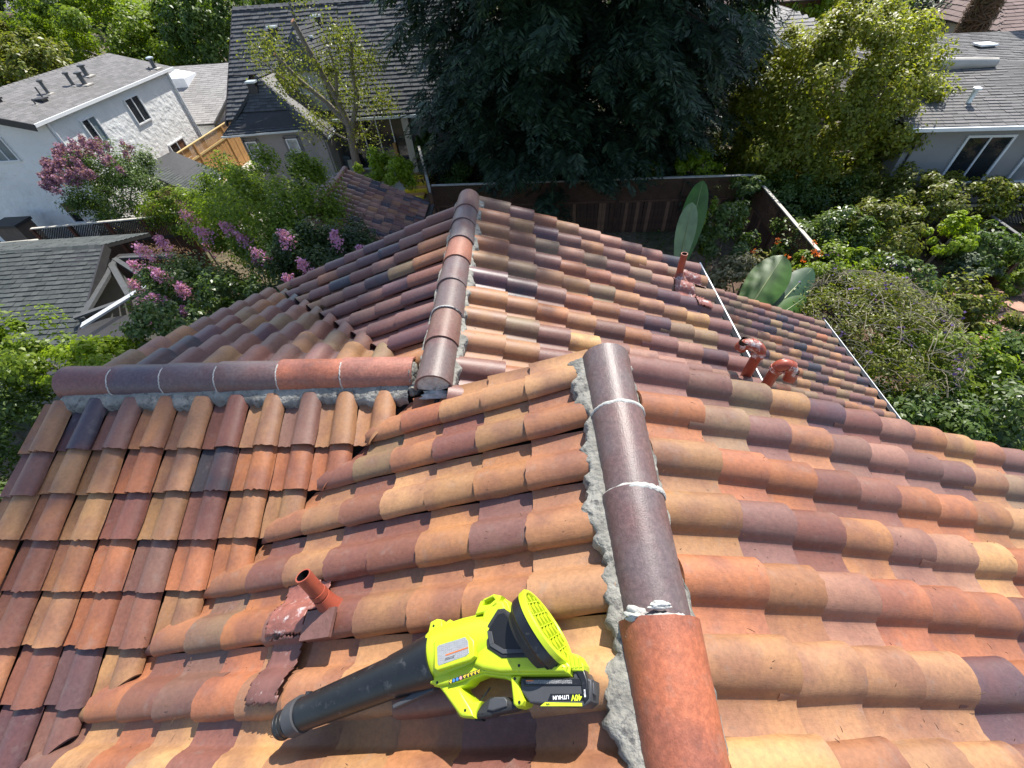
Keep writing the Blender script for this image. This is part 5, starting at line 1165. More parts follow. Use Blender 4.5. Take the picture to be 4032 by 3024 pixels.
st_ = empty('stone_bench', (4.6,9.0,G), 'pale weathered timber bench just beyond the far roof gutter', 'bench'); mb = MB(); mb.box((4.1,8.9,-5.9),(5.4,9.25,-5.75)); mb.build('seat', M['cap_wood'], st_); mb = MB(); mb.box((4.2,8.95,G),(4.35,9.2,-5.9)); mb.build('leg', M['cap_wood'], st_); mb = MB(); mb.box((5.1,8.95,G),(5.25,9.2,-5.9)); mb.build('leg', M['cap_wood'], st_)
# ---------------------------------------------------------------- vegetation
def leaf_mesh(name, pos, nrm, size, wid, rs, curl=.25):
    """one small pointed leaf (two triangles folded at the midrib) per point"""
    n = len(pos); t = rs.normal(size=(n,3)); t -= nrm*(t*nrm).sum(1)[:,None]; t /= np.linalg.norm(t, axis=1)[:,None]+1e-9
    s = np.cross(nrm, t); size = np.broadcast_to(size, (n,))[:,None]; w_ = size*wid
    a = pos - t*size*.5; c = pos + t*size*.5 - nrm*size*curl*.4; b = pos + s*w_*.5 + nrm*size*.10; d_ = pos - s*w_*.5 + nrm*size*.10
    V = np.stack([a, b, c, d_], 1).reshape(-1, 3).astype(np.float32)
    me = bpy.data.meshes.new(name); me.vertices.add(4*n); me.vertices.foreach_set('co', V.ravel()); me.loops.add(4*n); me.loops.foreach_set('vertex_index', np.arange(4*n, dtype=np.int32))
    me.polygons.add(n); me.polygons.foreach_set('loop_start', np.arange(0, 4*n, 4, dtype=np.int32)); me.polygons.foreach_set('loop_total', np.full(n, 4, dtype=np.int32))
    me.update(); me.validate(); return me
def rdir(rs, n):
    v = rs.normal(size=(n,3)); return v/np.linalg.norm(v, axis=1)[:,None]
def crown_points(rs, n, C, rad, nclump, cs=.26, shell=.62, under=.5):
    d = rdir(rs, nclump*3); d = d[d[:,2] > -under][:nclump]; k = len(d); rr = shell+(1-shell)*rs.rand(k)**.6
    lob = 1+.13*np.sin(d[:,0]*5+rs.rand()*6)*np.cos(d[:,1]*4+rs.rand()*6)+.10*rs.normal(size=k)
    cen = d*(rr*lob)[:,None]; w_ = rs.rand(k)**.7+.25; idx = rs.choice(k, n, p=w_/w_.sum()); cr = cs*(.55+.9*rs.rand(k))
    off = rdir(rs, n)*(rs.rand(n)**.45)[:,None]*cr[idx][:,None]; p = cen[idx]+off
    nr = off/ (np.linalg.norm(off,axis=1)[:,None]+1e-6)*.8 + d[idx]*.5 + np.array([0,0,.75]) + rs.normal(size=(n,3))*.45; nr /= np.linalg.norm(nr,axis=1)[:,None]
    return p*np.array(rad)+np.array(C), nr
def addleaf(name, me, mat, parent, kind=None):
    me.materials.append(mat); o = link(name, me, parent)
    if kind: o['kind'] = kind
    return o
def trunk(parent, base, top, r0, mat, limbs=5, spread=1.0, seed=1):
    r = random.Random(seed); mb = MB(); b = Vector(base); t = Vector(top); mid = b.lerp(t,.5)+Vector((r.uniform(-.1,.1),r.uniform(-.1,.1),0)); mb.tube([b, mid, t], [r0, r0*.8, r0*.5], 8)
    mb.build('trunk', mat, parent, smooth=60)
    for i in range(limbs):
        a = i*6.28/limbs+r.uniform(-.4,.4); p0 = b.lerp(t, r.uniform(.45,.95)); q = p0+Vector((math.cos(a)*spread, math.sin(a)*spread, spread*r.uniform(.4,.9)))
        m2 = MB(); m2.tube([p0, p0.lerp(q,.5)+Vector((0,0,.1*spread)), q], [r0*.45, r0*.3, r0*.12], 6); m2.build('limb', mat, parent, smooth=60)
def plant(name, lab, cat, C, rad, n, size, mat, seed, group=None, nclump=40, wid=.5, cs=.26, shell=.6, under=.5, tr=.08, stem='bark', ground=G, flowers=None, limbs=4, leafn='foliage'):
    rs = np.random.RandomState(seed); o = empty(name, (C[0], C[1], ground), lab, cat, group)
    p, nr = crown_points(rs, n, C, rad, nclump, cs, shell, under); sz = size*(.7+.6*rs.rand(n))
    addleaf(leafn, leaf_mesh('leaves', p, nr, sz, wid, rs), mat, o)
    if tr: trunk(o, (C[0],C[1],ground), (C[0],C[1],C[2]-rad[2]*.05), tr, M[stem], limbs, rad[0]*.55, seed)
    return o
LM = {}
LM['mid'] = leaf_mat('mid_green_leaves', [(.035,.070,.012),(.075,.130,.024),(.125,.19,.038),(.085,.135,.028)], trans=.38)
LM['glossy'] = leaf_mat('glossy_green_leaves', [(.035,.070,.012),(.085,.140,.026),(.15,.21,.045),(.07,.115,.026)], rough=.36, spec=.5, trans=.36)
LM['olive'] = leaf_mat('olive_green_leaves', [(.075,.10,.016),(.15,.185,.024),(.24,.265,.036),(.19,.18,.03),(.11,.12,.028)], rough=.42, trans=.42, spec=.4)
LM['bright'] = leaf_mat('bright_green_leaves', [(.075,.125,.010),(.155,.225,.018),(.25,.32,.028),(.115,.17,.015)], trans=.45)
LM['lime'] = leaf_mat('yellow_green_leaves', [(.15,.21,.012),(.24,.33,.022),(.34,.42,.035),(.18,.26,.018)], trans=.45)
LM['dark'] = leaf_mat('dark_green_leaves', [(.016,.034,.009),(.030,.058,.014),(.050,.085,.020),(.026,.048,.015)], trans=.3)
LM['sunny'] = leaf_mat('sunny_olive_leaves', [(.12,.145,.018),(.22,.25,.03),(.33,.35,.045),(.27,.25,.035),(.16,.17,.03)], rough=.42, trans=.48, spec=.4)
LM['dusty'] = leaf_mat('dusty_sage_leaves', [(.05,.075,.04),(.09,.125,.07),(.13,.17,.10)], rough=.5)
LM['redwood'] = leaf_mat('blue_green_needles', [(.009,.021,.011),(.018,.040,.019),(.026,.052,.024),(.060,.10,.048),(.014,.032,.016)], rough=.5, trans=.25)  # the lightest stop puts sunlit tips into the needle colour
LM['brown'] = leaf_mat('dry_seed_heads', [(.10,.055,.025),(.17,.085,.04),(.12,.09,.03)], rough=.7, trans=.1)
LM['pink'] = leaf_mat('pink_blossom', [(.42,.16,.36),(.58,.27,.50),(.66,.36,.55),(.50,.22,.42)], rough=.6, trans=.3, spec=.2)
LM['purple'] = leaf_mat('dusky_purple_blossom', [(.20,.10,.18),(.33,.17,.27),(.44,.25,.34),(.27,.13,.22)], rough=.6, trans=.25, spec=.2)
LM['orange'] = leaf_mat('orange_blossom', [(.65,.13,.03),(.8,.22,.05)], rough=.6)
LM['violet'] = leaf_mat('violet_blossom', [(.10,.05,.22),(.16,.09,.30)], rough=.6)
LM['white'] = leaf_mat('white_blossom', [(.6,.58,.7),(.7,.7,.75)], rough=.6)
LM['cream'] = leaf_mat('pale_variegated_leaves', [(.09,.10,.03),(.24,.22,.12),(.35,.31,.19),(.12,.13,.05)], trans=.3)
LM['grass'] = leaf_mat('grass_blades', [(.12,.17,.03),(.20,.26,.06),(.26,.28,.10)], trans=.3)

# redwood: whorls of drooping branches with feathery sprays
def redwood():
    rs = np.random.RandomState(4); X, Y = 2.0, 20.5; o = empty('redwood_tree', (X, Y, G), 'huge dark blue green redwood towering behind the far roof ridge', 'tree')
    zt = 25.4; zb = -5.0
    def R_(z):
        f = (zt-z)/(zt-zb); return min(6.4, .5+.50*(zt-z)) * (1 if z > -2.5 else .93)
    pos = []; nr = []; sz = []; ux = []; 
    br = []
    z = zb
    while z < zt-.3:
        near = z < 4
        for k in range(11 if near else 6):
            a = rs.rand()*6.283; r1 = R_(z)*(.78+.34*rs.rand()); br.append((z+rs.rand()*.5, a, r1, near))
        z += .30 if near else .55
    for z, a, r1, near in br:
        d = np.array([math.cos(a), math.sin(a), 0]); nf = int(r1*(9.5 if near else 3.2))+4
        if near and d[1] > .45: nf = int(nf*.45)
        for i in range(nf):
            f = .18+.82*rs.rand()**.62; pnt = np.array([X,Y,z]) + d*r1*f + np.array([0,0,-.12*r1*f*f+.3*f - .02*r1]); pnt += rs.normal(size=3)*np.array([.32,.32,.22])
            # spray axis outwards & drooping
            ax = d*(.75+.4*rs.rand()) + np.array([rs.normal()*.55, rs.normal()*.55, -.35-.7*rs.rand()]); ax /= np.linalg.norm(ax)
            L_ = (.50+.40*rs.rand())*(1 if near else 2.0); side = np.cross(ax, [0,0,1]); side /= np.linalg.norm(side)+1e-6; up = np.cross(side, ax)
            m = 9 if near else 4
            for q in range(m):
                g_ = (q+.5)/m
                for sgn in (-1, 1):
                    bl_ = L_*.52*(1-.55*g_)*(.8+.4*rs.rand()); dirv = ax*.75+side*sgn*.85+rs.normal(size=3)*.12; dirv /= np.linalg.norm(dirv)
                    c = pnt+ax*L_*(g_-.2)+dirv*bl_*.5; pos.append(c); ux.append(dirv); nr.append(up+rs.normal(size=3)*.3); sz.append(bl_)
    pos = np.array(pos); ux = np.array(ux); nr = np.array(nr); sz = np.array(sz)[:,None]; s = np.cross(nr, ux); s /= np.linalg.norm(s,axis=1)[:,None]+1e-6; wd = np.where(sz > .45, .07, .030)
    V = np.stack([pos-ux*sz*.5, pos+s*wd, pos+ux*sz*.5, pos-s*wd], 1).reshape(-1,3); n = len(pos)
    me = bpy.data.meshes.new('sprays'); me.vertices.add(4*n); me.vertices.foreach_set('co', V.astype(np.float32).ravel()); me.loops.add(4*n); me.loops.foreach_set('vertex_index', np.arange(4*n, dtype=np.int32))
    me.polygons.add(n); me.polygons.foreach_set('loop_start', np.arange(0,4*n,4,dtype=np.int32)); me.polygons.foreach_set('loop_total', np.full(n,4,dtype=np.int32)); me.update(); me.validate()
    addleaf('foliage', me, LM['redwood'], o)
    mb = MB(); mb.tube([(X,Y,G),(X,Y,0),(X,Y,zt-1)], [.55,.42,.06], 14); mb.build('trunk', M['bark_red'], o, smooth=60)
    bm_ = MB()
    for z, a, r1, near in br[::2]:
        d = Vector((math.cos(a), math.sin(a), 0)); p0 = Vector((X,Y,z-.2)); bm_.tube([p0, p0+d*r1*.5+Vector((0,0,.12)), p0+d*r1*.92+Vector((0,0,-.10*r1))], [.05,.03,.01], 5)
    bm_.build('branches', M['bark_red'], o, smooth=60, kind='stuff'); print('redwood blades', n)
redwood()
# big round tree
plant('broad_tree', 'large rounded olive green tree between redwood and grey house', 'tree', (10.75,17.4,-3.8), (2.85,2.6,2.9), 85000, .125, LM['sunny'], 11, nclump=420, cs=.145, shell=.78, under=.85, tr=.28, limbs=7, wid=.55)
# pruned tree
def pruned():
    o = empty('pruned_tree', (-8.3,21.3,G), 'sparse pruned tree with sawn bare limbs in front of the slate house', 'tree'); rs = np.random.RandomState(8)
    Lm = [([(-8.3,21.3,-7),(-8.15,21.1,-5.4),(-7.9,20.9,-4.2)], [.22,.19,.17]),
          ([(-7.9,20.9,-4.2),(-8.5,20.7,-3.2),(-9.2,20.4,-2.3),(-9.6,20.0,-1.4)], [.13,.10,.08,.05]),
          ([(-7.9,20.9,-4.2),(-8.0,20.6,-3.0),(-8.3,20.3,-1.6),(-8.5,20.1,-.5)], [.14,.12,.10,.09]),
          ([(-7.9,20.9,-4.4),(-7.2,20.9,-3.2),(-7.0,20.7,-2.1),(-6.6,20.3,-1.2)], [.12,.10,.08,.05]),
          ([(-8.0,20.7,-3.1),(-7.6,20.4,-2.2),(-7.5,20.2,-1.0)], [.07,.05,.03]),
          ([(-8.9,20.5,-2.7),(-9.8,20.3,-2.2),(-10.4,20.2,-1.5)], [.05,.035,.015]),
          ([(-7.0,20.7,-2.1),(-6.3,20.6,-1.9),(-5.8,20.4,-1.3)], [.05,.03,.015]),
          ([(-8.0,21.0,-4.9),(-8.9,20.9,-4.3),(-9.4,20.8,-3.7)], [.05,.035,.02]),
          ([(-7.8,20.9,-4.8),(-7.0,20.8,-4.3),(-6.3,20.7,-3.5)], [.05,.035,.015])]
    for i, (p, rr) in enumerate(Lm): mb = MB(); mb.tube(p, rr, 9); mb.build('trunk' if i == 0 else 'limb', M['bark'], o, smooth=60)
    for p, rr in (((-8.5,20.1,-.5),.09), ((-9.6,20.0,-1.4),.05)): mb = MB(); p = Vector(p); mb.tube([p, p+Vector((-.01,-.01,.02))], rr*1.02, 9); mb.build('sawn_end', M['cut_wood'], o)
    P = []
    for p, rr in Lm[1:]:
        for q in p[1:]:
            for k in range(3): P.append(np.array(q)+rs.normal(size=3)*np.array([.45,.3,.38]))
    for c_ in [(-9.3,20.2,-1.6),(-6.6,20.2,-1.5),(-6.2,20.2,-2.2),(-9.0,20.4,-3.0),(-6.7,20.4,-3.0),(-7.4,20.1,-1.7),(-9.8,20.3,-2.6),(-6.1,20.6,-3.4),(-7.2,20.6,-4.0),(-9.2,20.6,-3.7)]: P.append(np.array(c_))
    P = np.array(P); n = 6800; idx = rs.choice(len(P), n); pos = P[idx]+rs.normal(size=(n,3))*np.array([.30,.28,.24]); nr_ = rdir(rs, n)+np.array([0,0,.5]); nr_ /= np.linalg.norm(nr_,axis=1)[:,None]
    addleaf('foliage', leaf_mesh('leaves', pos, nr_, .11*(.7+.6*rs.rand(n)), .5, rs), LM['olive'], o)
pruned()
# crape myrtles
def myrtle(lab, C, rad, n, seed, fmat, nfl, flbias, leaf='mid', size=.085, fs=.055, fr=.13, gname='crape myrtles in bloom', bmat=None, nc=60, fk=95):
    o = plant('crape_myrtle', lab, 'shrub', C, rad, n, size, LM[leaf], seed, gname, nclump=nc, cs=.25, shell=.55, under=.7, tr=.06, limbs=6)
    rs = np.random.RandomState(seed+100)
    for k in range(nfl):
        d = rdir(rs, 1)[0]; d[2] = abs(d[2])*.7+.1; d = d+np.array(flbias); d /= np.linalg.norm(d)
        c = np.array(C)+d*np.array(rad)*(.98+.14*rs.rand()); m = fk; ax = d*.6+np.array([0,0,.8]); ax /= np.linalg.norm(ax); tt = rs.rand(m)
        pos = c+ax*(tt[:,None]-.35)*fr*1.5+rdir(rs,m)*(rs.rand(m)**.4*fr*(1-.55*tt))[:,None]
        addleaf('flower_cluster', leaf_mesh('petals', pos, rdir(rs,m), fs*(.7+.6*rs.rand(m)), .85, rs), LM[fmat], o)
    return o
myrtle('dusky purple flowering myrtle at the corner of the white house', (-15.1,15.3,-4.4), (1.9,1.5,1.55), 19000, 21, 'purple', 95, (-.35,-.35,.45), leaf='mid', fs=.065, fr=.16)
myrtle('tall bright green myrtle shooting up between shed and outbuilding', (-6.7,10.5,-3.85), (1.95,1.4,2.1), 34000, 22, 'pink', 8, (-.5,-1.0,-.3), leaf='bright', fr=.22, fk=200)
myrtle('pink flowering myrtle beside the open framed shed', (-8.3,8.4,-4.6), (1.25,1.1,1.45), 18000, 23, 'pink', 11, (-.35,-.7,.25), leaf='glossy', fr=.22, fk=200)
myrtle('darker myrtle with two lilac clusters over the left eave', (-4.7,8.3,-3.7), (1.35,1.1,1.1), 17000, 24, 'pink', 7, (-.1,-1.0,.25), leaf='dark', fr=.2, fk=170)
plant('shoots', 'upright leafy shoots rising in front of the slate house windows', 'shrub', (-8.9,12.6,-3.9), (1.1,.8,1.3), 7000, .09, LM['bright'], 25, nclump=30, cs=.3, tr=.04)
plant('seed_head_shrub', 'shrub with rusty brown seed heads right of the purple myrtle', 'shrub', (-12.0,13.9,-4.6), (1.3,.8,.8), 8000, .09, LM['bright'], 26, nclump=40, tr=.04)
rs = np.random.RandomState(9)
for (c, rd, n, lb_) in [((-11.9,13.4,-4.2),(.9,.5,.5),900,'rusty brown seed heads right of the purple myrtle'), ((-10.0,10.0,-4.1),(.7,.5,.5),900,'rusty brown seed heads above the open shed frame'), ((-9.0,8.9,-4.7),(.4,.4,.3),400,'small rusty seed heads between two pink clusters of the myrtle'), ((-6.2,9.8,-3.6),(.5,.5,.6),500,'reddish brown seed heads in the tall green myrtle shoots')]:
    p, nr_ = crown_points(rs, n, c, rd, 14, .3, .4); o = empty('dry_seed_heads', (c[0],c[1],c[2]-rd[2]), lb_, 'seed heads', 'dried seed heads of the myrtles')
    addleaf('heads', leaf_mesh('heads', p, nr_, .06, .4, rs), LM['brown'], o)
plant('citrus_bush', 'vivid lime green bush by the wooden steps near the outbuilding', 'shrub', (-5.1,15.6,-4.6), (.85,.8,.95), 6500, .12, LM['lime'], 27, nclump=40, tr=.05)
plant('column_shrub', 'thin dark column shrub by the slate house corner window', 'shrub', (-9.0,16.6,-5.2), (.30,.3,1.2), 2600, .07, LM['dark'], 28, nclump=26, tr=.04)
plant('agapanthus', 'white flowered clump beside the cream pillar', 'plant', (-4.6,21.6,-5.7), (.6,.6,1.0), 3000, .14, LM['mid'], 29, nclump=26, tr=.0)
plant('ivy_mass', 'ivy and shrubs at the redwood foot behind the fence', 'shrub', (-2.2,17.8,-5.9), (1.3,1.0,1.2), 7000, .10, LM['mid'], 30, nclump=40, tr=0)
for i, (c, rd, n, lf, lab) in enumerate([((-.2,16.7,-5.4),(1.0,.5,.6),3000,'bright','low sunlit leaves on the fence left of centre'), ((3.7,16.3,-5.1),(1.3,.5,.7),4500,'bright','sunlit leaves spilling over the middle of the dark fence'), ((6.3,16.2,-5.0),(.8,.5,.7),3200,'lime','yellow green climber above the banana leaf')]):
    plant('climber', lab, 'climbing plant', c, rd, n, .10, LM[lf], 31+i, 'climbers along the dark fence', nclump=26, tr=0)
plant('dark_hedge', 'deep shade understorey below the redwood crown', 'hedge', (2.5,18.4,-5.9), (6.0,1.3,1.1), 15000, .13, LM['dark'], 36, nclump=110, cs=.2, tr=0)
plant('dark_hedge', 'shaded shrubs under the round olive tree behind the fence', 'hedge', (9.5,19.8,-6.0), (4.2,1.8,1.2), 12000, .14, LM['mid'], 35, nclump=90, cs=.2, tr=0)
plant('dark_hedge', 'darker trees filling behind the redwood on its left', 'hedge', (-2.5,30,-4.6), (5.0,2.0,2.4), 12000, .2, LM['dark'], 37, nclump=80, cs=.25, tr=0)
plant('young_conifer', 'lighter green young conifer at the right edge of the redwood', 'tree', (10.1,25.0,-3.7), (1.2,1.2,2.9), 9000, .16, LM['mid'], 38, nclump=60, tr=.1)
plant('young_conifer', 'yellow green tree above the lighter conifer at top', 'tree', (8.6,34.5,-3.4), (1.6,1.4,3.0), 7000, .24, LM['lime'], 39, nclump=46, tr=.1)
plant('creeping_groundcover', 'lime green groundcover mound behind the fence corner', 'groundcover', (9.4,17.6,-6.6), (2.6,1.6,.8), 15000, .09, LM['lime'], 40, nclump=90, cs=.2, tr=0, under=.1)
# tree line, top left and top right
BG = [((-34.6,43,-3.6),(5.4,4.6,3.9),30000,'bright','broad vivid green tree behind the white house roof'),
      ((-28.6,45,-4.2),(4.0,3.4,3.4),18000,'bright','vivid green tree just left of the street gap'),
      ((-23.0,40,-3.6),(3.4,3.0,4.4),18000,'mid','shadier green tree standing behind the low grey roof'),
      ((-19.5,45,-3.0),(3.0,3.0,4.4),14000,'mid','leafy tree touching the left edge of the slate roof'),
      ((-32.5,33,-3.9),(2.8,2.4,2.7),15000,'olive','olive green tree beyond the white house ridge at left'),
      ((-40,38,-3.2),(4.0,3.4,3.6),14000,'olive','dusty green tree at the left picture edge'),
      ((-56,60,-2.6),(6,5,4.0),14000,'dark','tall dark evergreens at the top left corner'),
      ((-66,84,-2.6),(9,6,4.0),14000,'mid','distant green tree row above the top left roof'),
      ((-40,84,-3.0),(10,6,4.0),14000,'bright','distant bright trees beyond the street'),
      ((-20,68,-3.0),(6,4,4.0),12000,'lime','bright yellow green trees above the slate ridge'),
      ((-8,70,-3.0),(6,4,4.0),10000,'bright','bright trees above the middle of the slate ridge'),
      ((30,47,-5.0),(5.4,4,2.6),17000,'dusty','hazy sage green tree at upper right'),
      ((27.0,35.0,-4.9),(3.3,2.6,2.4),15000,'dark','dark round tree behind the grey house ridge'),
      ((40,52,-4.6),(6,4,3.0),14000,'mid','green tree mass at the top right corner'),
      ((23.5,46,-4.4),(2.8,2.4,2.8),11000,'lime','yellow green treetop above the round olive tree'),
      ((50,75,-3.4),(10,6,4.5),12000,'mid','distant tree belt at upper right'),
      ((30,80,-3.0),(12,6,4.5),12000,'olive','distant olive tree belt above the driveway'),
      ((6,60,-3.0),(8,5,5.0),12000,'dark','dark trees far behind the redwood top'),
      ((22.6,29.0,-5.6),(1.2,1.0,1.3),5000,'mid','green shrub on the cream wall at the right edge'),
      ((19.5,27.0,-5.9),(2.2,1.6,1.4),8000,'dark','dark shrubs between the right hand roofs')]
for i, (c, rd, n, lf, lab) in enumerate(BG):
    plant('background_tree', lab, 'tree', c, rd, int(n*.9), .10+.0048*c[1], LM[lf], 60+i, 'background trees between the houses', nclump=90, cs=.22, tr=.22, limbs=3, under=.8)
for i, (x, lab) in enumerate(((-35.3,'dark conical topiary nearest the street gap, left one'), (-33.6,'larger dark conical topiary touching the tree trunk side'))):
    plant('topiary', lab, 'shrub', (x,54.5,-5.9), (.75+.15*i,.8,1.15), 5000, .15, LM['dark'], 90+i, 'clipped conical topiaries', nclump=70, cs=.12, shell=.9, tr=0)
plant('grass_clump', 'pale ornamental grass clump across the street', 'grass', (-42.5,62,-6.3), (1.5,1.2,.7), 2500, .5, LM['grass'], 95, nclump=12, tr=0, wid=.12)
# palm trunk leaning at top right
pm = empty('palm_tree', (21.4,26.6,G), 'tall grey palm trunk slanting out of the top right corner', 'tree')
mb = MB(); path = [(20.6,25.2,-5.2),(20.6,25.1,-3.4),(20.6,25.0,-1.6),(20.6,25.0,4.0)]; mb.tube([(20.6,25.2,G)]+path, [.42,.40,.36,.33,.30], 12); mb.build('trunk', M['bark_palm'], pm, smooth=60)
rs = np.random.RandomState(44); pos = []; 
n = 2200; a = rs.rand(n)*6.28; zz = -3.6+rs.rand(n)*3.2; p = np.stack([20.6+np.cos(a)*(.3+.35*rs.rand(n)), 25.1+np.sin(a)*(.3+.35*rs.rand(n)), zz-.6], 1); nr_ = np.stack([np.cos(a),np.sin(a),.3+0*a],1); nr_ /= np.linalg.norm(nr_,axis=1)[:,None]
addleaf('dead_fronds', leaf_mesh('fronds', p, nr_, .55, .10, rs), LM['brown'], pm)
# right hand garden shrubs
SH = [((8.6,14.6,-5.7),(1.5,.9,1.0),'mid','shrub hugging the outer side of the fence corner'), ((10.7,14.6,-5.8),(1.5,1.0,1.0),'glossy','glossy shrub below the round olive tree'),
      ((12.3,14.0,-5.6),(1.4,1.0,1.1),'olive','leafy olive toned shrub under the grey house wall'), ((13.5,13.2,-5.25),(1.3,.9,.9),'olive','bush with bare gaps beneath the grey house window'),
      ((15.6,13.3,-5.4),(1.1,.8,.9),'olive','shrub cut by the right edge beneath the grey house'), ((9.0,11.7,-5.6),(1.3,1.0,1.1),'glossy','glossy citrus like shrub right of the fence end'),
      ((10.5,11.9,-5.5),(1.2,1.0,1.0),'olive','middle citrus like shrub left of the planter'), ((13.3,11.0,-5.6),(.9,.8,.6),'mid','low green shrub beneath the slanting fence'),
      ((8.4,10.2,-5.6),(1.1,.9,.7),'bright','bright ferny shrub carrying orange trumpets'), ((9.6,9.6,-5.7),(1.1,.9,.8),'glossy','dark gapped shrub above the twiggy vine'),
      ((10.7,8.6,-6.1),(1.2,1.0,.9),'olive','speckled shrub left of the flagstones'), ((11.6,7.4,-6.5),(1.4,1.0,.9),'mid','rounded shrub below the flagstones at right'),
      ((9.0,6.4,-5.9),(1.2,1.1,1.1),'bright','fresh green shrub directly right of the twiggy vine'), ((9.6,5.0,-5.9),(1.4,1.2,1.2),'glossy','large shrub behind the right roof edge'),
      ((11.4,4.9,-6.2),(1.5,1.2,1.1),'glossy','shrub in the lower right garden corner'), ((13.2,6.2,-6.4),(1.3,1.1,.9),'olive','shrub at the right edge beneath the flagstones'),
      ((7.6,5.0,-6.0),(1.1,1.0,1.0),'mid','shrub squeezed beside the lower roof gutter'), ((12.0,3.3,-6.4),(1.6,1.2,1.0),'mid','shade side shrub at the far lower right'),
      ((14.55,11.2,-6.62),(.62,.55,.42),'bright','neat green ball shrub beside the two dark poles'), ((11.9,11.0,-5.15),(.65,.6,.55),'lime','vivid yellow green shrub in the tan planter'),
      ((12.5,10.3,-6.0),(.7,.6,.5),'dusty','grey sage clump right of the planter'), ((5.45,10.9,-4.7),(.72,.6,.85),'glossy','round leafy bush in front of the dark fence'),
      ((4.7,11.0,-4.6),(.35,.4,.9),'bright','climbing leaves left of the upright banana leaf'), ((7.5,14.6,-5.0),(.45,.5,.35),'glossy','climber on the inner corner of the fence'),
      ((5.7,9.5,-5.3),(1.2,.6,.65),'cream','pale cream leaved shrub under the fence'), ((7.7,9.2,-5.2),(.9,.6,.5),'bright','light green foliage behind the lying banana leaves')]
for i, (c, rd, lf, lab) in enumerate(SH):
    plant('garden_shrub', lab, 'shrub', c, rd, int(5200*max(.35, rd[0]*rd[2])), .115, LM[lf], 120+i, 'shrubs in the right hand garden', nclump=int(34*max(.5,rd[0])), cs=.27, tr=.05, limbs=3, under=.6)
plant('grassy_clump', 'tall pale grass patch behind the ball shrub', 'grass', (15.4,12.4,-6.6), (1.5,1.2,.5), 5000, .45, LM['grass'], 160, nclump=30, wid=.08, tr=0)
of = empty('orange_trumpet_vine', (7.0,9.6,-4.9), 'orange trumpet flowers dotted over the green vine by the fence end', 'flowers')
for k in range(8):
    c = np.array([6.2,9.4,-4.45])+rs.normal(size=3)*np.array([.45,.25,.12]) + np.array([.7*(k%3),.2,0])*.8; p = c+rdir(rs,12)*.07; addleaf('flower', leaf_mesh('petals', p, rdir(rs,12), .06, .8, rs), LM['orange'], of)
# twiggy vine with violet flowers
tv = empty('twiggy_vine', (7.6,7.2,G), 'tangled twiggy vine with small violet flowers beyond the lower gutter', 'vine')
p, nr_ = crown_points(rs, 12000, (7.75,7.4,-5.3), (1.45,1.9,1.0), 120, .2, .7, .3); addleaf('foliage', leaf_mesh('leaves', p, nr_, .07, .5, rs), LM['olive'], tv)
mb = MB(); r = random.Random(3)
for i in range(520):
    d = Vector((r.gauss(0,1),r.gauss(0,1),abs(r.gauss(0,1)))).normalized(); c = Vector((7.75+d.x*1.5, 7.3+d.y*1.95, -5.3+d.z*1.05)); a = r.uniform(0,6.28); ln = r.uniform(.2,.55)
    e = Vector((math.cos(a), math.sin(a), r.uniform(-.3,.5)))*ln; mb.tube([c-e*.5, c+Vector((0,0,.05)), c+e*.5], [.008,.007,.004], 4)
mb.build('twigs', plain('pale_twigs', (.27,.235,.16), .9), tv, kind='stuff')
p, nr_ = crown_points(rs, 170, (7.75,7.4,-5.2), (1.5,1.95,1.05), 60, .1, .95, .2); addleaf('flowers', leaf_mesh('petals', p, nr_, .07, .8, rs), LM['violet'], tv).__setitem__('kind','stuff')
# banana leaves
def bleaf(parent, base, tip, width, droop, mat, seed, nrm, torn=()):
    base = Vector(base); tip = Vector(tip); ax = tip-base; L_ = ax.length; t = ax.normalized(); nv = Vector(nrm); nv = (nv-t*nv.dot(t)).normalized(); s = t.cross(nv); n = 22; m = 4; mb = MB(); r = random.Random(seed)
    for side in (-1, 1):
        vs = []
        for i in range(n+1):
            f = i/n; wv = width*(math.sin(min(1,f*1.25+.05)*math.pi*.5)**.6)*(max(0,1-f**5))**.6
            c = base+t*L_*f - nv*droop*(f**2)*L_ + Vector((0,0,0))
            for j in range(m+1):
                g_ = j/m; vs.append(c+s*side*wv*g_ - nv*(.16*wv*g_*g_) + nv*.006*math.sin(i*2.1)*g_)
        fs = []
        for i in range(n):
            if (side, i) in torn: continue
            for j in range(m): a = i*(m+1)+j; q = (a, a+1, a+m+2, a+m+1); fs.append(q if side > 0 else q[::-1])
        mb.add(vs, fs)
    o = mb.build('leaf', mat, parent, smooth=60)
    mr = MB(); mr.tube([base-t*.5, base, base+t*L_*.5-nv*droop*.25*L_, base+t*L_*.97-nv*droop*.94*L_], [.03,.026,.016,.004], 6); mr.build('midrib', M['banana_rib'], parent, smooth=60)
def banana_mat(name, col):
    m, t, b, out = newmat(name); tc = N(t,'ShaderNodeTexCoord'); w_ = N(t,'ShaderNodeTexNoise'); w_.inputs['Scale'].default_value = 3; t.links.new(tc.outputs['Object'], w_.inputs[0])
    r_ = ramp(t, [(.3, tuple(c*.75 for c in col)), (.7, tuple(c*1.25 for c in col))]); t.links.new(w_.outputs[0], r_.inputs[0]); t.links.new(r_.outputs[0], b.inputs['Base Color']); b.inputs['Roughness'].default_value = .42
    tr = N(t,'ShaderNodeBsdfTranslucent'); t.links.new(mix(t,1,r_.outputs[0],(1.6,1.7,.5),'MULTIPLY'), tr.inputs[0]); ms = N(t,'ShaderNodeMixShader'); ms.inputs[0].default_value = .3
    t.links.new(b.outputs[0], ms.inputs[1]); t.links.new(tr.outputs[0], ms.inputs[2]); t.links.new(ms.outputs[0], out.inputs[0]); return m
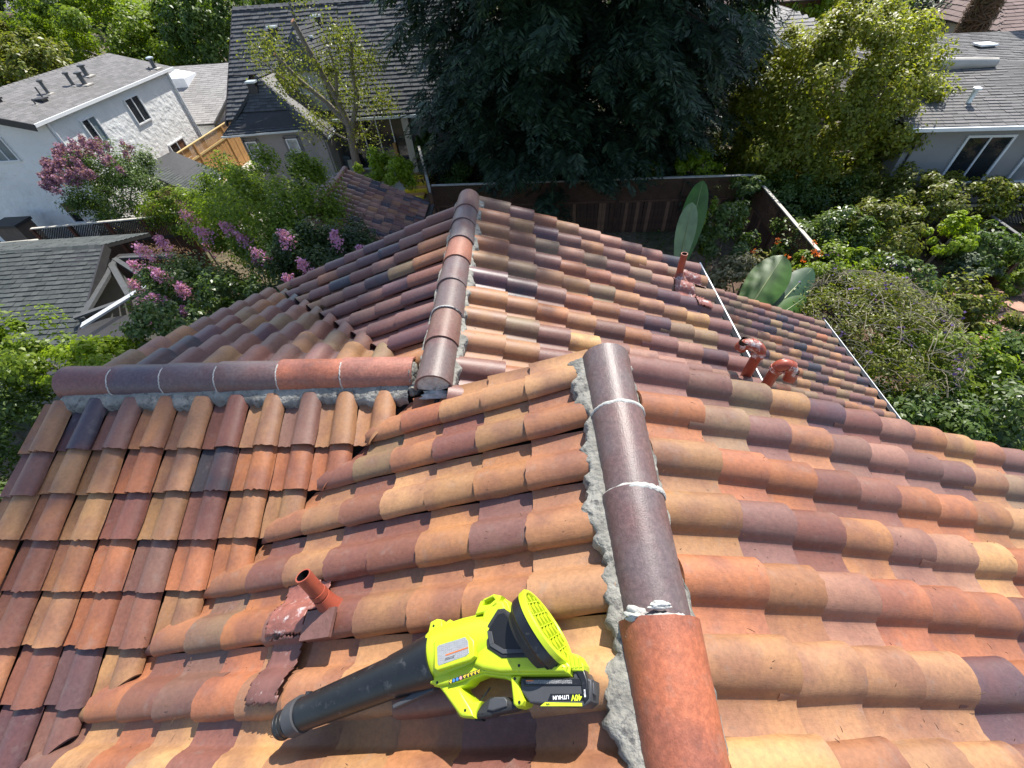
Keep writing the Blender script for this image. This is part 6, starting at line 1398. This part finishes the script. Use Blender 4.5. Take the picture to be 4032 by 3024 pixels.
M['banana'] = banana_mat('banana_leaf', (.06,.14,.018)); M['banana_back'] = banana_mat('banana_leaf_underside', (.22,.30,.17)); M['banana_dark'] = banana_mat('banana_leaf_dark', (.035,.09,.035)); M['banana_rib'] = plain('banana_rib', (.20,.24,.08), .5)
b1 = empty('banana_plant', (3.7,9.3,G), 'upright banana leaves standing in front of the dark fence', 'banana plant', 'banana plants beyond the far roof')
def BM(*a, **k): bleaf(*a, **k)
bleaf(b1, (3.85,9.3,-4.6), (4.25,10.4,-2.95), .33, .0, M['banana'], 1, (0,-1,.5)); bleaf(b1, (3.62,8.9,-4.4), (3.78,9.5,-3.05), .25, .02, M['banana_back'], 2, (-.1,-1,.5)); bleaf(b1, (3.4,9.2,-5.0), (2.9,9.4,-4.2), .25, .2, M['banana_dark'], 3, (-.3,-.5,1))
mb = MB(); mb.tube([(3.8,9.2,G),(3.8,9.1,-4.8)], [.14,.09], 10); mb.build('stem', M['banana_rib'], b1, smooth=60)
b2_ = empty('banana_plant', (5.6,8.0,G), 'broad torn banana leaves lying over the lower roof edge', 'banana plant', 'banana plants beyond the far roof')
bleaf(b2_, (4.9,7.6,-5.0), (6.1,9.0,-4.15), .48, .05, M['banana'], 5, (-.3,-.5,1)); bleaf(b2_, (5.4,7.6,-5.1), (7.0,9.0,-4.5), .36, .08, M['banana_dark'], 6, (.1,-.3,1)); bleaf(b2_, (5.3,7.4,-5.1), (6.5,8.1,-4.75), .26, .06, M['banana'], 7, (.2,-.4,1)); bleaf(b2_, (4.7,7.3,-5.2), (5.6,7.7,-4.9), .26, .1, M['banana_dark'], 8, (0,-.4,1))
bleaf(b2_, (4.7,7.9,-5.1), (4.3,8.6,-4.8), .22, .1, M['banana_dark'], 9, (-.2,-.3,1))
mb = MB(); mb.tube([(5.3,7.6,G),(5.2,7.6,-5.1)], [.15,.09], 10); mb.build('stem', M['banana_rib'], b2_, smooth=60)
# lower left trees close to the wing eave
LL = [((-10.0,5.9,-3.9),(.9,.8,1.0),'bright','light green treetop at the left edge beside the shed roof'), ((-10.3,4.6,-4.7),(.85,.8,1.1),'glossy','green treetop below it at the left picture edge'),
      ((-8.4,5.5,-3.7),(1.0,.6,.38),'lime','sunlit spray of leaves over the shed eave left of the ridge end'), ((-10.6,3.4,-5.4),(.8,.8,1.1),'glossy','lowest leafy treetop at the left picture edge'),
      ((-7.6,6.6,-3.7),(.75,.6,.6),'glossy','leafy sprays below the pink myrtle near the eave'), ((-9.2,4.9,-5.6),(.8,.7,.6),'mid','shaded branches below the sunlit sprays'), ((-6.5,7.4,-3.9),(.9,.7,.6),'glossy','leafy growth between pink myrtle and left eave')]
for i, (c, rd, lf, lab) in enumerate(LL):
    plant('leafy_treetop', lab, 'tree', c, rd, int(5600*max(.45, rd[0]*rd[2])), .10, LM[lf], 170+i, 'treetops beside the left eave', nclump=34, cs=.28, tr=.05, limbs=3, under=.5)
# low vegetation over the soil
rs = np.random.RandomState(5); n = 26000
x = rs.uniform(-30,26,n); y = rs.uniform(2,48,n); ok = ~((x > -17) & (x < -5) & (y > 16) & (y < 30)) & ~((x > -3.5) & (x < 3.5) & (y < 4.5)); x = x[ok]; y = y[ok]; n = len(x)
p = np.stack([x, y, G+.03+.12*rs.rand(n)], 1); nr_ = rdir(rs,n)*.6+np.array([0,0,1]); nr_ /= np.linalg.norm(nr_,axis=1)[:,None]
tag(addleaf('ground_weeds', leaf_mesh('weeds', p, nr_, .16, .4, rs), LM['mid'], None), 'low weeds and leaf litter over the garden soil', 'weeds', kind='stuff')
